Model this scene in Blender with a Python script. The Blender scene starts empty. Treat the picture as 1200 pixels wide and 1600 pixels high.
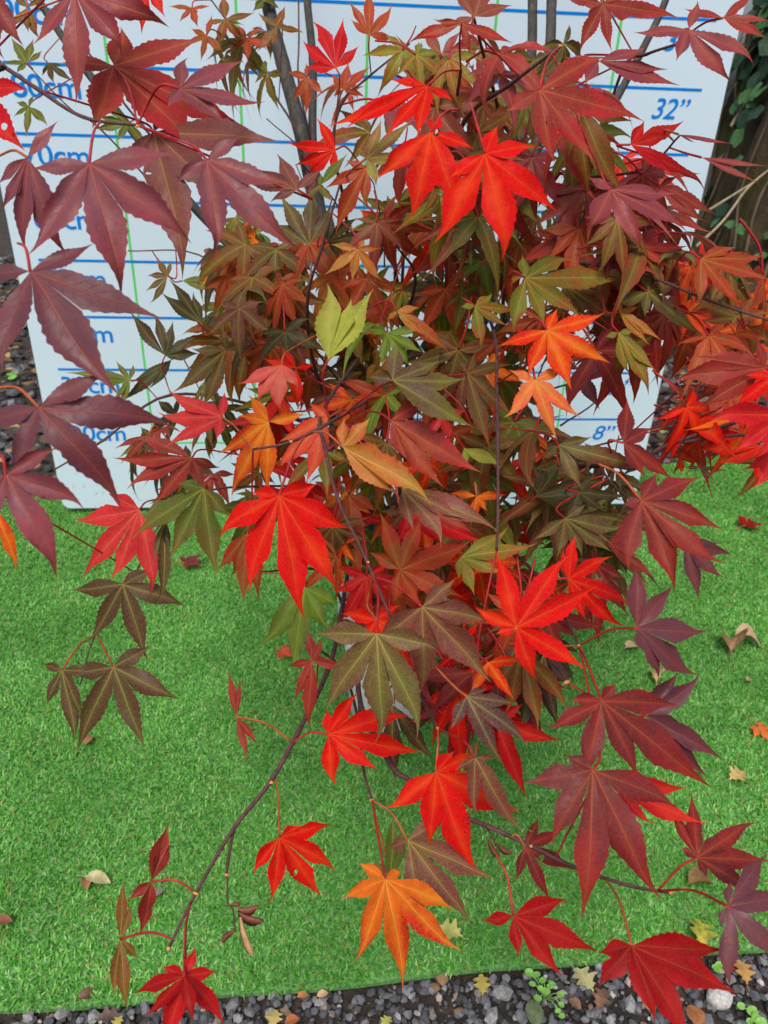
import bpy, math, random
import numpy as np
from mathutils import Vector, Matrix
from math import radians, sin, cos, tan, pi, sqrt, atan2

scene = bpy.context.scene
COL = scene.collection
rng = random.Random(11)
nrg = np.random.default_rng(5)

# ------------------------------------------------------------------ camera
PITCH, YAW, ROLL = 0.5135, 0.0996, 0.0399
CAM = Vector((-0.0867, -1.4368, 0.7985))
FWD = Vector((sin(YAW)*cos(PITCH), cos(YAW)*cos(PITCH), -sin(PITCH)))
_r = Vector((cos(YAW), -sin(YAW), 0)); _u = _r.cross(FWD)
RIGHT = cos(ROLL)*_r + sin(ROLL)*_u
UP = -sin(ROLL)*_r + cos(ROLL)*_u
cd = bpy.data.cameras.new('camera')
cam = bpy.data.objects.new('camera', cd); COL.objects.link(cam)
M = Matrix((RIGHT, UP, -FWD)).transposed().to_4x4(); M.translation = CAM
cam.matrix_world = M
cd.sensor_fit = 'VERTICAL'; cd.sensor_height = 36; cd.sensor_width = 27; cd.lens = 27.0
cd.clip_start = 0.02; cd.clip_end = 500
cd.dof.use_dof = True; cd.dof.focus_distance = 0.55; cd.dof.aperture_fstop = 15
scene.camera = cam
FPX = 1200.0
def at(u, v, d):            # a point seen at photograph pixel (u, v), d metres in front of the lens
    return CAM + (RIGHT*((u-600)/FPX) - UP*((v-800)/FPX) + FWD)*d
def ground(u, v, z=0.0):
    r = RIGHT*((u-600)/FPX) - UP*((v-800)/FPX) + FWD
    return CAM + r*((z-CAM.z)/r.z)
def px(p):
    q = p-CAM; d = q.dot(FWD)
    return (600+FPX*q.dot(RIGHT)/d, 800-FPX*q.dot(UP)/d, d)

# ------------------------------------------------------------------ light
w = bpy.data.worlds.new('World'); scene.world = w; w.use_nodes = True
wn = w.node_tree; bg = wn.nodes['Background']
sky = wn.nodes.new('ShaderNodeTexSky'); sky.sky_type = 'NISHITA'; sky.sun_disc = False
SUN_EL, SUN_AZ = radians(58), radians(200)
sky.sun_elevation = SUN_EL; sky.sun_rotation = SUN_AZ
sky.dust_density = 5.0; sky.air_density = 1.0; sky.ozone_density = 1.0
wn.links.new(sky.outputs[0], bg.inputs[0]); bg.inputs[1].default_value = 0.12
sl = bpy.data.lights.new('sun', 'SUN'); sl.energy = 1.7; sl.angle = radians(22); sl.color = (1, 0.975, 0.94)
so = bpy.data.objects.new('sun', sl); COL.objects.link(so)
sd = Vector((sin(SUN_AZ)*cos(SUN_EL), cos(SUN_AZ)*cos(SUN_EL), sin(SUN_EL)))
so.rotation_euler = sd.to_track_quat('Z', 'Y').to_euler(); so.location = (0, -2, 5)
vs = scene.view_settings
vs.view_transform = 'Standard'; vs.look = 'None'; vs.gamma = 1; vs.use_curve_mapping = False
vs.exposure = 0.2

# ------------------------------------------------------------------ helpers
def lin(c):
    c = c/255.0
    return c/12.92 if c <= 0.04045 else ((c+0.055)/1.055)**2.4
def rgb(r, g, b, k=1.0):
    return tuple(min(0.92, lin(x)*k) for x in (r, g, b))

def mesh_obj(name, verts, faces, mat, parent=None, smooth=True):
    me = bpy.data.meshes.new(name)
    me.from_pydata([tuple(v) for v in verts], [], faces)
    if smooth:
        me.polygons.foreach_set('use_smooth', [True]*len(me.polygons))
    if mat is not None: me.materials.append(mat)
    o = bpy.data.objects.new(name, me); COL.objects.link(o)
    if parent is not None: o.parent = parent
    return o
def empty(name, loc):
    o = bpy.data.objects.new(name, None); COL.objects.link(o); o.location = loc
    o.empty_display_size = 0.05
    return o
def tag(o, label=None, cat=None, group=None, kind=None):
    if label: o['label'] = label
    if cat: o['category'] = cat
    if group: o['group'] = group
    if kind: o['kind'] = kind
    return o

class N:                    # small node-graph helper
    def __init__(self, name):
        self.m = bpy.data.materials.new(name); self.m.use_nodes = True
        self.t = self.m.node_tree; self.b = self.t.nodes['Principled BSDF']
        self.out = self.t.nodes['Material Output']
    def new(self, typ, **kw):
        n = self.t.nodes.new(typ)
        for k, v in kw.items(): setattr(n, k, v)
        return n
    def put(self, sock, val):
        if isinstance(val, bpy.types.NodeSocket): self.t.links.new(val, sock)
        elif isinstance(val, tuple) and len(val) == 3 and sock.type == 'RGBA': sock.default_value = (*val, 1)
        else: sock.default_value = val
    def math(self, op, a, b=0.0, c=None, clamp=False):
        n = self.new('ShaderNodeMath', operation=op, use_clamp=clamp)
        self.put(n.inputs[0], a); self.put(n.inputs[1], b)
        if c is not None: self.put(n.inputs[2], c)
        return n.outputs[0]
    def smooth(self, x, a, b, lo=0.0, hi=1.0):
        n = self.new('ShaderNodeMapRange', interpolation_type='SMOOTHSTEP')
        self.put(n.inputs[0], x); self.put(n.inputs[1], a); self.put(n.inputs[2], b)
        self.put(n.inputs[3], lo); self.put(n.inputs[4], hi)
        return n.outputs[0]
    def mix(self, f, a, b, mode='MIX'):
        n = self.new('ShaderNodeMix', data_type='RGBA', blend_type=mode)
        self.put(n.inputs[0], f); self.put(n.inputs[6], a); self.put(n.inputs[7], b)
        return n.outputs[2]
    def noise(self, vec, scale, detail=3, rough=0.55, out=0):
        n = self.new('ShaderNodeTexNoise'); n.inputs['Scale'].default_value = scale
        n.inputs['Detail'].default_value = detail; n.inputs['Roughness'].default_value = rough
        if vec is not None: self.put(n.inputs['Vector'], vec)
        return n.outputs[out]
    def obj(self):
        return self.new('ShaderNodeTexCoord').outputs['Object']
    def gen(self):
        return self.new('ShaderNodeTexCoord').outputs['Generated']
    def pos(self):
        return self.new('ShaderNodeNewGeometry').outputs['Position']
    def attr(self, name, typ='GEOMETRY', out='Color'):
        n = self.new('ShaderNodeAttribute', attribute_type=typ, attribute_name=name)
        return n.outputs[out]
    def ramp(self, f, stops):
        n = self.new('ShaderNodeValToRGB'); e = n.color_ramp.elements
        while len(e) < len(stops): e.new(0.5)
        for i, (p, c) in enumerate(stops):
            e[i].position = p; e[i].color = (*c, 1)
        self.put(n.inputs[0], f); return n.outputs[0]
    def bump(self, h, s, d=0.01):
        n = self.new('ShaderNodeBump'); n.inputs['Strength'].default_value = s; n.inputs['Distance'].default_value = d
        self.put(n.inputs['Height'], h); self.put(self.b.inputs['Normal'], n.outputs[0]); return n.outputs[0]
    def set(self, **kw):
        for k, v in kw.items(): self.put(self.b.inputs[k.replace('_', ' ')], v)
        return self.m

def plain(name, c, rough=0.5, var=0.12, scale=60, spec=0.5):
    n = N(name); f = n.noise(n.obj(), scale, 4)
    lo = tuple(x*(1-var*2) for x in c); hi = tuple(min(0.95, x*(1+var)) for x in c)
    return n.set(Base_Color=n.ramp(f, [(0.25, lo), (0.75, hi)]), Roughness=rough, Specular_IOR_Level=spec)

def leaf_material(name, typ):
    n = N(name)
    A = n.attr('tone_a', typ); B = n.attr('tone_b', typ); V = n.attr('tone_v', typ); T3 = n.attr('tone_c', typ)
    uv = n.new('ShaderNodeUVMap', uv_map='lobe').outputs[0]
    sep = n.new('ShaderNodeSeparateXYZ'); n.put(sep.inputs[0], uv); s, v = sep.outputs[0], sep.outputs[1]
    uv2 = n.new('ShaderNodeUVMap', uv_map='edge').outputs[0]
    sep2 = n.new('ShaderNodeSeparateXYZ'); n.put(sep2.inputs[0], uv2); e, r = sep2.outputs[0], sep2.outputs[1]
    P = n.pos()
    n1 = n.noise(P, 38, 3); n2 = n.noise(P, 170, 4, 0.65)
    t = n.math('ADD', n.math('MULTIPLY', r, 0.75), n.math('MULTIPLY', e, 0.30))
    t = n.math('ADD', t, n.math('MULTIPLY', n.math('SUBTRACT', n1, 0.5), 1.9))
    t = n.math('ADD', t, n.math('MULTIPLY', n.math('SUBTRACT', n2, 0.5), 0.5))
    f = n.smooth(t, 0.25, 0.95)
    c = n.mix(f, A, B)
    av = n.math('ABSOLUTE', v)
    n3 = n.noise(P, 24, 3, 0.6)
    # third colour in soft patches, keeping close to the ribs
    g = n.math('ADD', n.math('MULTIPLY', n3, 1.0), n.math('MULTIPLY', n.math('SUBTRACT', 0.07, av), 1.6))
    c = n.mix(n.smooth(g, 0.50, 0.74, 0.0, 0.75), c, T3)
    c = n.mix(n.smooth(n2, 0.3, 0.75, 0.0, 0.22), c, (0.02, 0.008, 0.006))
    c = n.mix(n.math('MULTIPLY', n.smooth(e, 0.72, 1.0), n.smooth(n.noise(P, 130, 3), 0.56, 0.66, 0.0, 0.75)), c, (0.07, 0.03, 0.015))
    c = n.mix(n.smooth(av, 0.0, 0.055, 0.13, 0.0), c, V)
    # midrib
    wid = n.math('MULTIPLY_ADD', s, -0.0095, 0.0135)
    mr = n.math('SUBTRACT', 1.0, n.smooth(n.math('DIVIDE', av, wid), 0.25, 1.0))
    # side veins leave the midrib slanting to the tip, wobbling a little
    wob = n.math('MULTIPLY', n.math('SUBTRACT', n.noise(P, 110, 3), 0.5), 1.7)
    x = n.math('ADD', n.math('MULTIPLY', n.math('SUBTRACT', s, n.math('MULTIPLY', av, 0.85)), 10.0), wob)
    x = n.math('ADD', x, n.math('MULTIPLY', n.math('GREATER_THAN', v, 0.0), 0.45))
    q = n.math('ABSOLUTE', n.math('SUBTRACT', n.math('FRACT', x), 0.5))
    lv = n.math('MULTIPLY', n.math('SUBTRACT', 1.0, n.smooth(q, 0.015, 0.06)), n.smooth(e, 0.35, 0.95, 0.75, 0.0))
    net = n.new('ShaderNodeTexVoronoi', feature='DISTANCE_TO_EDGE'); net.inputs['Scale'].default_value = 420
    n.put(net.inputs['Vector'], P)
    nv = n.math('SUBTRACT', 1.0, n.smooth(net.outputs[0], 0.0, 0.12))
    vein = n.math('MAXIMUM', n.math('MULTIPLY', mr, 0.54), n.math('MULTIPLY', lv, 0.28))
    vein = n.math('MAXIMUM', vein, n.math('MULTIPLY', nv, 0.15))
    c = n.mix(vein, c, V)
    # small dark flecks
    vo = n.new('ShaderNodeTexVoronoi'); vo.inputs['Scale'].default_value = 75; n.put(vo.inputs['Vector'], P)
    fl = n.math('MULTIPLY', n.math('SUBTRACT', 1.0, n.smooth(vo.outputs[0], 0.04, 0.10)), n.math('GREATER_THAN', n1, 0.56))
    c = n.mix(n.math('MULTIPLY', fl, 0.7), c, (0.035, 0.015, 0.01))
    # underside a little paler and duller
    bf = n.new('ShaderNodeNewGeometry').outputs['Backfacing']
    c = n.mix(n.math('MULTIPLY', bf, 0.22), c, (0.45, 0.28, 0.18))
    h = n.math('SUBTRACT', n.math('MULTIPLY', n2, 0.5), n.math('ADD', n.math('MULTIPLY', mr, 0.5), n.math('MULTIPLY', lv, 0.45)))
    bn = n.bump(h, 0.55, 0.0007)
    n.set(Base_Color=c, Roughness=n.smooth(n2, 0.2, 0.8, 0.36, 0.56), Specular_IOR_Level=n.attr('gloss', typ, 'Fac'))
    tr = n.new('ShaderNodeBsdfTranslucent')
    hs = n.new('ShaderNodeHueSaturation'); hs.inputs['Saturation'].default_value = 1.15; hs.inputs['Value'].default_value = 1.25
    n.put(hs.inputs['Color'], c); n.put(tr.inputs['Color'], hs.outputs[0]); n.put(tr.inputs['Normal'], bn)
    ms = n.new('ShaderNodeMixShader'); ms.inputs[0].default_value = 0.3
    n.t.links.new(n.b.outputs[0], ms.inputs[1]); n.t.links.new(tr.outputs[0], ms.inputs[2])
    # a few insect holes
    vh = n.new('ShaderNodeTexVoronoi'); vh.inputs['Scale'].default_value = 60; n.put(vh.inputs['Vector'], P)
    dist = n.math('ADD', vh.outputs[0], n.math('MULTIPLY', n.math('SUBTRACT', n.noise(P, 400, 2), 0.5), 0.12))
    hole = n.math('MULTIPLY', n.math('LESS_THAN', dist, 0.105), n.math('GREATER_THAN', n.noise(P, 17, 2), 0.615))
    tp = n.new('ShaderNodeBsdfTransparent'); mh = n.new('ShaderNodeMixShader'); n.put(mh.inputs[0], hole)
    n.t.links.new(ms.outputs[0], mh.inputs[1]); n.t.links.new(tp.outputs[0], mh.inputs[2])
    n.t.links.new(mh.outputs[0], n.out.inputs['Surface'])
    return n.m
LEAF = leaf_material('maple_leaf', 'OBJECT')
LEAF_G = leaf_material('maple_leaf_joined', 'GEOMETRY')

def bark_material(name, c1, c2, scale=90, lich=None):
    n = N(name); P = n.pos()
    mp = n.new('ShaderNodeMapping'); mp.inputs['Scale'].default_value = (1, 1, 0.22); n.put(mp.inputs[0], P)
    a = n.noise(mp.outputs[0], scale, 5, 0.65); b = n.noise(P, scale*0.25, 3)
    c = n.ramp(a, [(0.3, c1), (0.7, c2)])
    if lich: c = n.mix(n.smooth(b, 0.55, 0.7, 0, 0.6), c, lich)
    n.bump(a, 0.6, 0.002)
    return n.set(Base_Color=c, Roughness=0.75)
BARK = bark_material('grey_bark', rgb(36, 33, 32), rgb(80, 76, 72), 200, rgb(90, 92, 82))
TWIG = bark_material('purple_twig', rgb(58, 34, 36), rgb(104, 66, 66), 260)
STALK = plain('leaf_stalk_red', rgb(176, 44, 48), 0.45, 0.3, 120, .25)
STALK_O = plain('leaf_stalk_orange', rgb(186, 96, 58), 0.45, 0.3, 120, .25)
BUD = plain('bud', rgb(226, 150, 80), 0.5, 0.15, 300)

# ------------------------------------------------------------------ ground
def soil_material():
    n = N('dark_soil'); P = n.pos()
    a = n.noise(P, 14, 6, 0.7); b = n.noise(P, 120, 5, 0.7)
    c = n.ramp(n.math('ADD', n.math('MULTIPLY', a, 0.5), n.math('MULTIPLY', b, 0.5)),
               [(0.3, rgb(26, 22, 20)), (0.5, rgb(58, 50, 44)), (0.72, rgb(96, 84, 72))])
    n.bump(b, 0.9, 0.006)
    return n.set(Base_Color=c, Roughness=0.92)
SOIL = soil_material()
GZ = -0.022
gs = 60
gx = np.concatenate([[-80, -20, -6], np.linspace(-3, 3, gs), [6, 20, 80]])
gv, gf = [], []
for j, y in enumerate(gx):
    for i, x in enumerate(gx):
        inside = abs(x) < 2.9 and abs(y) < 2.9
        gv.append((x, y+0.5, GZ + (rng.uniform(-0.004, 0.002) if inside else 0) - 0.004))
n_ = len(gx)
for j in range(n_-1):
    for i in range(n_-1):
        gf.append((j*n_+i, j*n_+i+1, (j+1)*n_+i+1, (j+1)*n_+i))
gravel_ground = mesh_obj('gravel_ground', gv, gf, SOIL); tag(gravel_ground, kind='structure')

def stone_material(name, stops):
    n = N(name); P = n.pos(); a = n.noise(P, 150, 5, 0.6)
    r = n.attr('tint', 'GEOMETRY', 'Fac')
    c = n.ramp(r, stops)
    c = n.mix(n.smooth(a, 0.35, 0.75, 0.0, 0.55), c, (0.05, 0.045, 0.042))
    n.bump(a, 0.5, 0.002)
    return n.set(Base_Color=c, Roughness=0.72, Specular_IOR_Level=0.4)
STONES = [(0.0, rgb(42, 41, 42)), (0.35, rgb(80, 82, 86)), (0.65, rgb(120, 122, 127)), (0.85, rgb(156, 157, 158)), (0.93, rgb(140, 112, 84)), (1.0, rgb(206, 202, 194))]
STONE = stone_material('gravel_stone', STONES)

# angular chip from a subdivided octahedron / icosahedron
def chip(r):
    t = (1+sqrt(5))/2
    v = np.array([(-1,t,0),(1,t,0),(-1,-t,0),(1,-t,0),(0,-1,t),(0,1,t),(0,-1,-t),(0,1,-t),(t,0,-1),(t,0,1),(-t,0,-1),(-t,0,1)], float)
    v /= np.linalg.norm(v[0])
    v *= r.uniform(0.72, 1.15, (12, 1))
    v *= np.array([r.uniform(0.8, 1.3), r.uniform(0.6, 1.0), r.uniform(0.45, 0.75)])
    a = r.uniform(0, 2*pi); R = np.array([[cos(a), -sin(a), 0], [sin(a), cos(a), 0], [0, 0, 1]])
    return v @ R.T
ICO = [(0,11,5),(0,5,1),(0,1,7),(0,7,10),(0,10,11),(1,5,9),(5,11,4),(11,10,2),(10,7,6),(7,1,8),(3,9,4),(3,4,2),(3,2,6),(3,6,8),(3,8,9),(4,9,5),(2,4,11),(6,2,10),(8,6,7),(9,8,1)]
MAT_F, MAT_B = -1.012, 0.03      # front / back edge of the turf mat (back edge drifts away to the right)
def mat_back(x): return 0.08+0.10*(x+0.686)+max(0, x-0.79)*0.2
def mat_front(x): return -0.993 + 0.0187*(x+0.4)
pv, pf, pt = [], [], []
def pebble(x, y, s, tint):
    k = len(pv)
    c = chip(nrg)*s + np.array([x, y, GZ + s*0.25])
    pv.extend(c.tolist()); pf.extend([(a+k, b+k, d+k) for a, b, d in ICO]); pt.extend([tint]*12)
def tint_rand():
    q = rng.random()
    if q < 0.50: return rng.uniform(0.0, 0.4)
    if q < 0.88: return rng.uniform(0.35, 0.72)
    if q < 0.96: return rng.uniform(0.7, 0.95)
    return rng.uniform(0.9, 1.0)
for i in range(8500):            # front strip
    x = rng.uniform(-0.62, 0.62); y = mat_front(x)-0.004-rng.random()**1.2*0.24
    pebble(x, y, rng.choice([0.0014, 0.002, 0.0028, 0.0036, 0.0046, 0.006]), tint_rand())
for i in range(4200):            # behind the board, both sides
    if rng.random() < 0.6: x = rng.uniform(-2.2, -0.55); y = rng.uniform(0.06, 2.6)
    else: x = rng.uniform(0.55, 1.7); y = mat_back(x)+0.02+rng.random()*1.0
    pebble(x, y, rng.uniform(0.005, 0.022), tint_rand()*0.8)
gravel = mesh_obj('gravel', pv, pf, STONE, gravel_ground, smooth=False); gravel['kind'] = 'stuff'
at_ = gravel.data.attributes.new('tint', 'FLOAT', 'POINT'); at_.data.foreach_set('value', pt)

lv_, lf_, lt_ = [], [], []
for i in range(2600):
    if rng.random() < .5: x = rng.uniform(-2.2, -.58); y = rng.uniform(.1, 2.6)
    else: x = rng.uniform(.58, 2.0); y = mat_back(x)+.02+rng.random()*1.0
    k = len(lv_); a = rng.uniform(0, 6.28); L = rng.uniform(.008, .028); W = L*rng.uniform(.3, .6); z = GZ+rng.uniform(.004, .02); t = rng.random()
    for q, w_, h in ((-1, 0, 0), (-.2, .9, .3), (.5, .8, .2), (1, 0, .5), (.5, -.8, .3), (-.2, -.9, .1)):
        lv_.append((x+cos(a)*q*L-sin(a)*w_*W, y+sin(a)*q*L+cos(a)*w_*W, z+h*L*rng.uniform(0, 1)))
    lf_ += [(k, k+1, k+5), (k+1, k+2, k+4, k+5), (k+2, k+3, k+4)]; lt_ += [t]*6
n = N('leaf_litter'); LIT = n.set(Base_Color=n.ramp(n.attr('tint', 'GEOMETRY', 'Fac'), [(0, rgb(52, 38, 28)), (.45, rgb(98, 72, 48)), (.8, rgb(146, 112, 76)), (.95, rgb(186, 156, 112)), (1, rgb(130, 134, 64))]), Roughness=.8)
litter = mesh_obj('leaf_litter', lv_, lf_, LIT, gravel_ground); litter['kind'] = 'stuff'
at_ = litter.data.attributes.new('tint', 'FLOAT', 'POINT'); at_.data.foreach_set('value', lt_)
# the larger chips one can pick apart: each its own piece of the ground
stone_spots = [(45,1588,20,.7),(95,1583,17,.75),(145,1590,22,.78),(105,1578,12,.6),(125,1595,14,.5),(180,1580,15,.4),(205,1583,12,.55),(258,1586,12,.5),(320,1592,18,.45),(330,1560,14,.35),
 (365,1570,26,.62),(390,1580,16,.5),(372,1592,18,.7),(375,1545,13,.4),(310,1575,12,.3),(345,1585,14,.3),(228,1575,18,.55),(250,1572,14,.86),(270,1560,9,.8),(425,1555,14,.7),(450,1558,12,.6),(432,1568,11,.5),(447,1574,10,.6),(500,1566,16,.7),(555,1565,14,.65),(528,1580,11,.4),(485,1568,9,.66),
 (595,1565,10,.55),(622,1588,10,.7),(640,1545,12,.6),(680,1542,18,.92),(692,1530,17,.9),(677,1588,12,.6),(652,1583,9,.7),(720,1585,11,.5),(740,1590,10,.45),(785,1552,30,.78),(762,1570,16,.6),(768,1590,24,.7),(570,1598,12,.5),(548,1588,11,.55),
 (815,1588,20,.6),(840,1565,12,.55),(872,1572,14,.45),(935,1508,16,.82),(880,1528,12,.55),(930,1585,18,.66),(955,1592,16,.7),(985,1570,20,.74),(1000,1545,12,.5),(895,1510,10,.4),(1120,1530,16,.35),(1095,1520,14,.25),(1085,1555,12,.3),(1105,1595,22,.6),(1150,1545,14,.3),(1180,1555,15,.4),(1195,1520,12,.3),(1170,1575,12,.5),(1140,1590,13,.6),(1060,1520,12,.3),(1040,1540,14,.3),(960,1550,10,.4),(1155,1505,10,.45),
 (38,575,16,.5),(48,618,17,.55),(28,600,12,.35),(20,640,13,.4),(15,700,14,.4),(45,655,14,.4),(12,560,10,.3),(30,520,12,.35),(60,700,14,.35)]
chips = []
for k in range(10):
    c = chip(nrg)
    # one subdivision so the big ones are less faceted
    me = bpy.data.meshes.new('stone'); me.from_pydata(c.tolist(), [], ICO); chips.append(me)
def stone_solid(name, c):
    n = N(name); P = n.pos(); a = n.noise(P, 220, 6, 0.65); b = n.noise(P, 60, 3)
    col = n.ramp(a, [(0.3, tuple(x*0.5 for x in c)), (0.62, c)])
    col = n.mix(n.smooth(b, 0.5, 0.75, 0, 0.35), col, rgb(110, 92, 74))
    n.bump(a, 0.7, 0.002); return n.set(Base_Color=col, Roughness=0.75)
stone_mats = [stone_solid('stone_dark', rgb(66, 66, 70)), stone_solid('stone_grey', rgb(88, 90, 94)), stone_solid('stone_mid', rgb(122, 124, 128)), stone_solid('stone_pale', rgb(158, 158, 158)), stone_solid('stone_tan', rgb(150, 120, 88))]
stone_me = {}
for i, (u, v, s, t) in enumerate(stone_spots):
    p = ground(u, v, GZ+0.003); d = (p-CAM).length
    mi = 4 if t > 0.85 else min(3, int(t*4.4))
    key = (i % 10, mi)
    if key not in stone_me:
        me = chips[i % 10].copy(); me.materials.append(stone_mats[mi]); stone_me[key] = me
    o = bpy.data.objects.new('stone', stone_me[key]); COL.objects.link(o); o.parent = gravel_ground
    sc = s*d/FPX*0.56; o.location = p; o.scale = (sc, sc, sc); o.rotation_euler = (rng.uniform(-.3, .3), rng.uniform(-.3, .3), rng.uniform(0, 6.28))

# ------------------------------------------------------------------ artificial turf mat
TURF_X0, TURF_X1 = -1.15, 1.55
xs = np.linspace(TURF_X0, TURF_X1, 60); tv, tf = [], []
for x in xs:
    wob = 0.0025*sin(x*9)+0.0015*sin(x*23)
    for y, z in ((mat_front(x)+wob, GZ), (mat_front(x)+wob, GZ+0.006), (mat_back(x), GZ+0.006), (mat_back(x), GZ)): tv.append((x, y, z+0.001))
for i in range(59):
    a, b = i*4, i*4+4
    for k in range(3): tf.append((a+k, b+k, b+k+1, a+k+1))
n = N('turf_backing'); BACKING = n.set(Base_Color=n.ramp(n.noise(n.pos(), 260, 4), [(0.3, rgb(56, 104, 44)), (0.7, rgb(112, 166, 96))]), Roughness=0.8)
turf = mesh_obj('artificial_turf', tv, tf, BACKING, smooth=False)
tag(turf, 'green artificial turf mat spread on the gravel under the maple', 'turf mat')
NB = 400000
bx = nrg.uniform(-1.0, 1.45, NB*2); by = nrg.uniform(-1.03, 0.42, NB*2)
fr = -0.993+0.0187*(bx+0.4)+0.0025*np.sin(bx*9)+0.0015*np.sin(bx*23)
bk = 0.08+0.10*(bx+0.686)+np.maximum(0, bx-0.79)*0.2
# keep what the camera side of the mat can show, thinner far out to the sides
keep = (by > fr+0.001) & (by < bk-0.002) & (nrg.random(NB*2) < np.where(np.abs(bx-0.05) < 0.45+0.45*(by+1.05), 1.0, 0.35))
bx, by = bx[keep][:NB], by[keep][:NB]; nb = len(bx)
ang = nrg.uniform(0, 2*pi, nb); ln = nrg.uniform(0.006, 0.011, nb); lean = nrg.uniform(0.35, 1.8, nb)
# tufts lean together in patches
ang = ang + 0.5*np.sin(bx*31+np.sin(by*27)*2)
ca, sa = np.cos(ang), np.sin(ang); wd = nrg.uniform(0.0006, 0.0011, nb)
V3 = np.zeros((nb, 5, 3))
def pt_(h, side, k):
    V3[:, k, 0] = bx + ca*ln*h*np.sin(lean*(0.4+0.6*h)) - sa*wd*side
    V3[:, k, 1] = by + sa*ln*h*np.sin(lean*(0.4+0.6*h)) + ca*wd*side
    V3[:, k, 2] = GZ+0.006 + ln*h*np.cos(lean*(0.4+0.6*h))
pt_(0, 1, 0); pt_(0, -1, 1); pt_(0.55, 1, 2); pt_(0.55, -1, 3); pt_(1, 0, 4)
me = bpy.data.meshes.new('turf_blades')
me.vertices.add(nb*5); me.vertices.foreach_set('co', V3.reshape(-1))
base = (np.arange(nb)*5)[:, None]
loops = np.concatenate([base+0, base+1, base+3, base+2, base+2, base+3, base+4], 1).reshape(-1)
me.loops.add(nb*7); me.loops.foreach_set('vertex_index', loops.astype(np.int32))
me.polygons.add(nb*2)
ls = np.stack([np.arange(nb)*7, np.arange(nb)*7+4], 1).reshape(-1); lt = np.tile([4, 3], nb)
me.polygons.foreach_set('loop_start', ls.astype(np.int32)); me.polygons.foreach_set('loop_total', lt.astype(np.int32))
me.update(calc_edges=True); me.validate()
a = me.attributes.new('tint', 'FLOAT', 'POINT'); a.data.foreach_set('value', np.repeat(nrg.random(nb), 5).astype(np.float32))
n = N('turf_blade'); tn = n.attr('tint', 'GEOMETRY', 'Fac')
c = n.ramp(tn, [(0.0, rgb(62, 134, 44)), (0.4, rgb(92, 164, 64)), (0.75, rgb(124, 186, 90)), (0.94, rgb(160, 206, 128)), (0.955, rgb(136, 134, 70)), (1.0, rgb(168, 156, 96))])
c = n.mix(n.smooth(n.noise(n.pos(), 6, 4), 0.35, 0.68, 0.0, 0.45), c, rgb(52, 112, 34))
me.materials.append(n.set(Base_Color=c, Roughness=0.6, Specular_IOR_Level=0.08))
blades = bpy.data.objects.new('turf_blades', me); COL.objects.link(blades); blades.parent = turf; blades['kind'] = 'stuff'

# ------------------------------------------------------------------ height board
n = N('white_board'); P_ = n.pos(); c_ = n.ramp(n.noise(P_, 3, 4), [(0.3, (0.63, 0.775, 0.90)), (0.7, (0.655, 0.80, 0.92))])
zz = n.new('ShaderNodeSeparateXYZ'); n.put(zz.inputs[0], P_)
spl = n.math('MULTIPLY', n.smooth(n.noise(P_, 70, 5, .7), .56, .72), n.smooth(zz.outputs[2], 0.0, 0.16, .55, .04))
c_ = n.mix(spl, c_, rgb(120, 110, 90))
BOARD = n.set(Base_Color=c_, Roughness=0.42, Specular_IOR_Level=0.35)
BLUE = plain('blue_print', rgb(0, 132, 226), 0.5, 0.05, 20, .1)
GREEN = plain('green_print', rgb(96, 214, 112), 0.5, 0.05, 20, .1)
BW, BH, BT = 0.611, 1.95, 0.005
out = []
def arc(cx, cz, a0, a1, r=0.016):
    for k in range(7):
        a = a0+(a1-a0)*k/6; out.append((cx+r*cos(a), cz+r*sin(a)))
arc(-BW+.016, .016, pi, 1.5*pi); arc(BW-.016, .016, 1.5*pi, 2*pi); arc(BW-.016, BH-.016, 0, .5*pi); arc(-BW+.016, BH-.016, .5*pi, pi)
k = len(out)
bv = [(x, 0, z) for x, z in out]+[(x, BT, z) for x, z in out]
bf_ = [tuple(range(k)), tuple(range(2*k-1, k-1, -1))]+[(i, i+k, (i+1) % k+k, (i+1) % k) for i in range(k)]
board = mesh_obj('height_board', bv, bf_, BOARD, smooth=False)
tag(board, 'white height board with blue centimetre and inch scales behind the maple', 'height board')
def strip(name, x0, x1, z0, z1, y, mat):
    return mesh_obj(name, [(x0, y, z0), (x1, y, z0), (x1, y, z1), (x0, y, z1)], [(0, 1, 2, 3)], mat, board, smooth=False)
for i in range(2, 20):
    strip('scale_line', -0.571, 0.569, i*0.1-0.0022, i*0.1+0.0022, -0.0005, BLUE)
for i in range(-2, 3):
    strip('grid_line', i*0.2052-0.0022, i*0.2052+0.0022, 0.1505, 1.9, -0.0002, GREEN)
strip('grid_line', -0.2052*2, 0.2052*2, 0.146, 0.150, -0.0002, GREEN)
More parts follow.
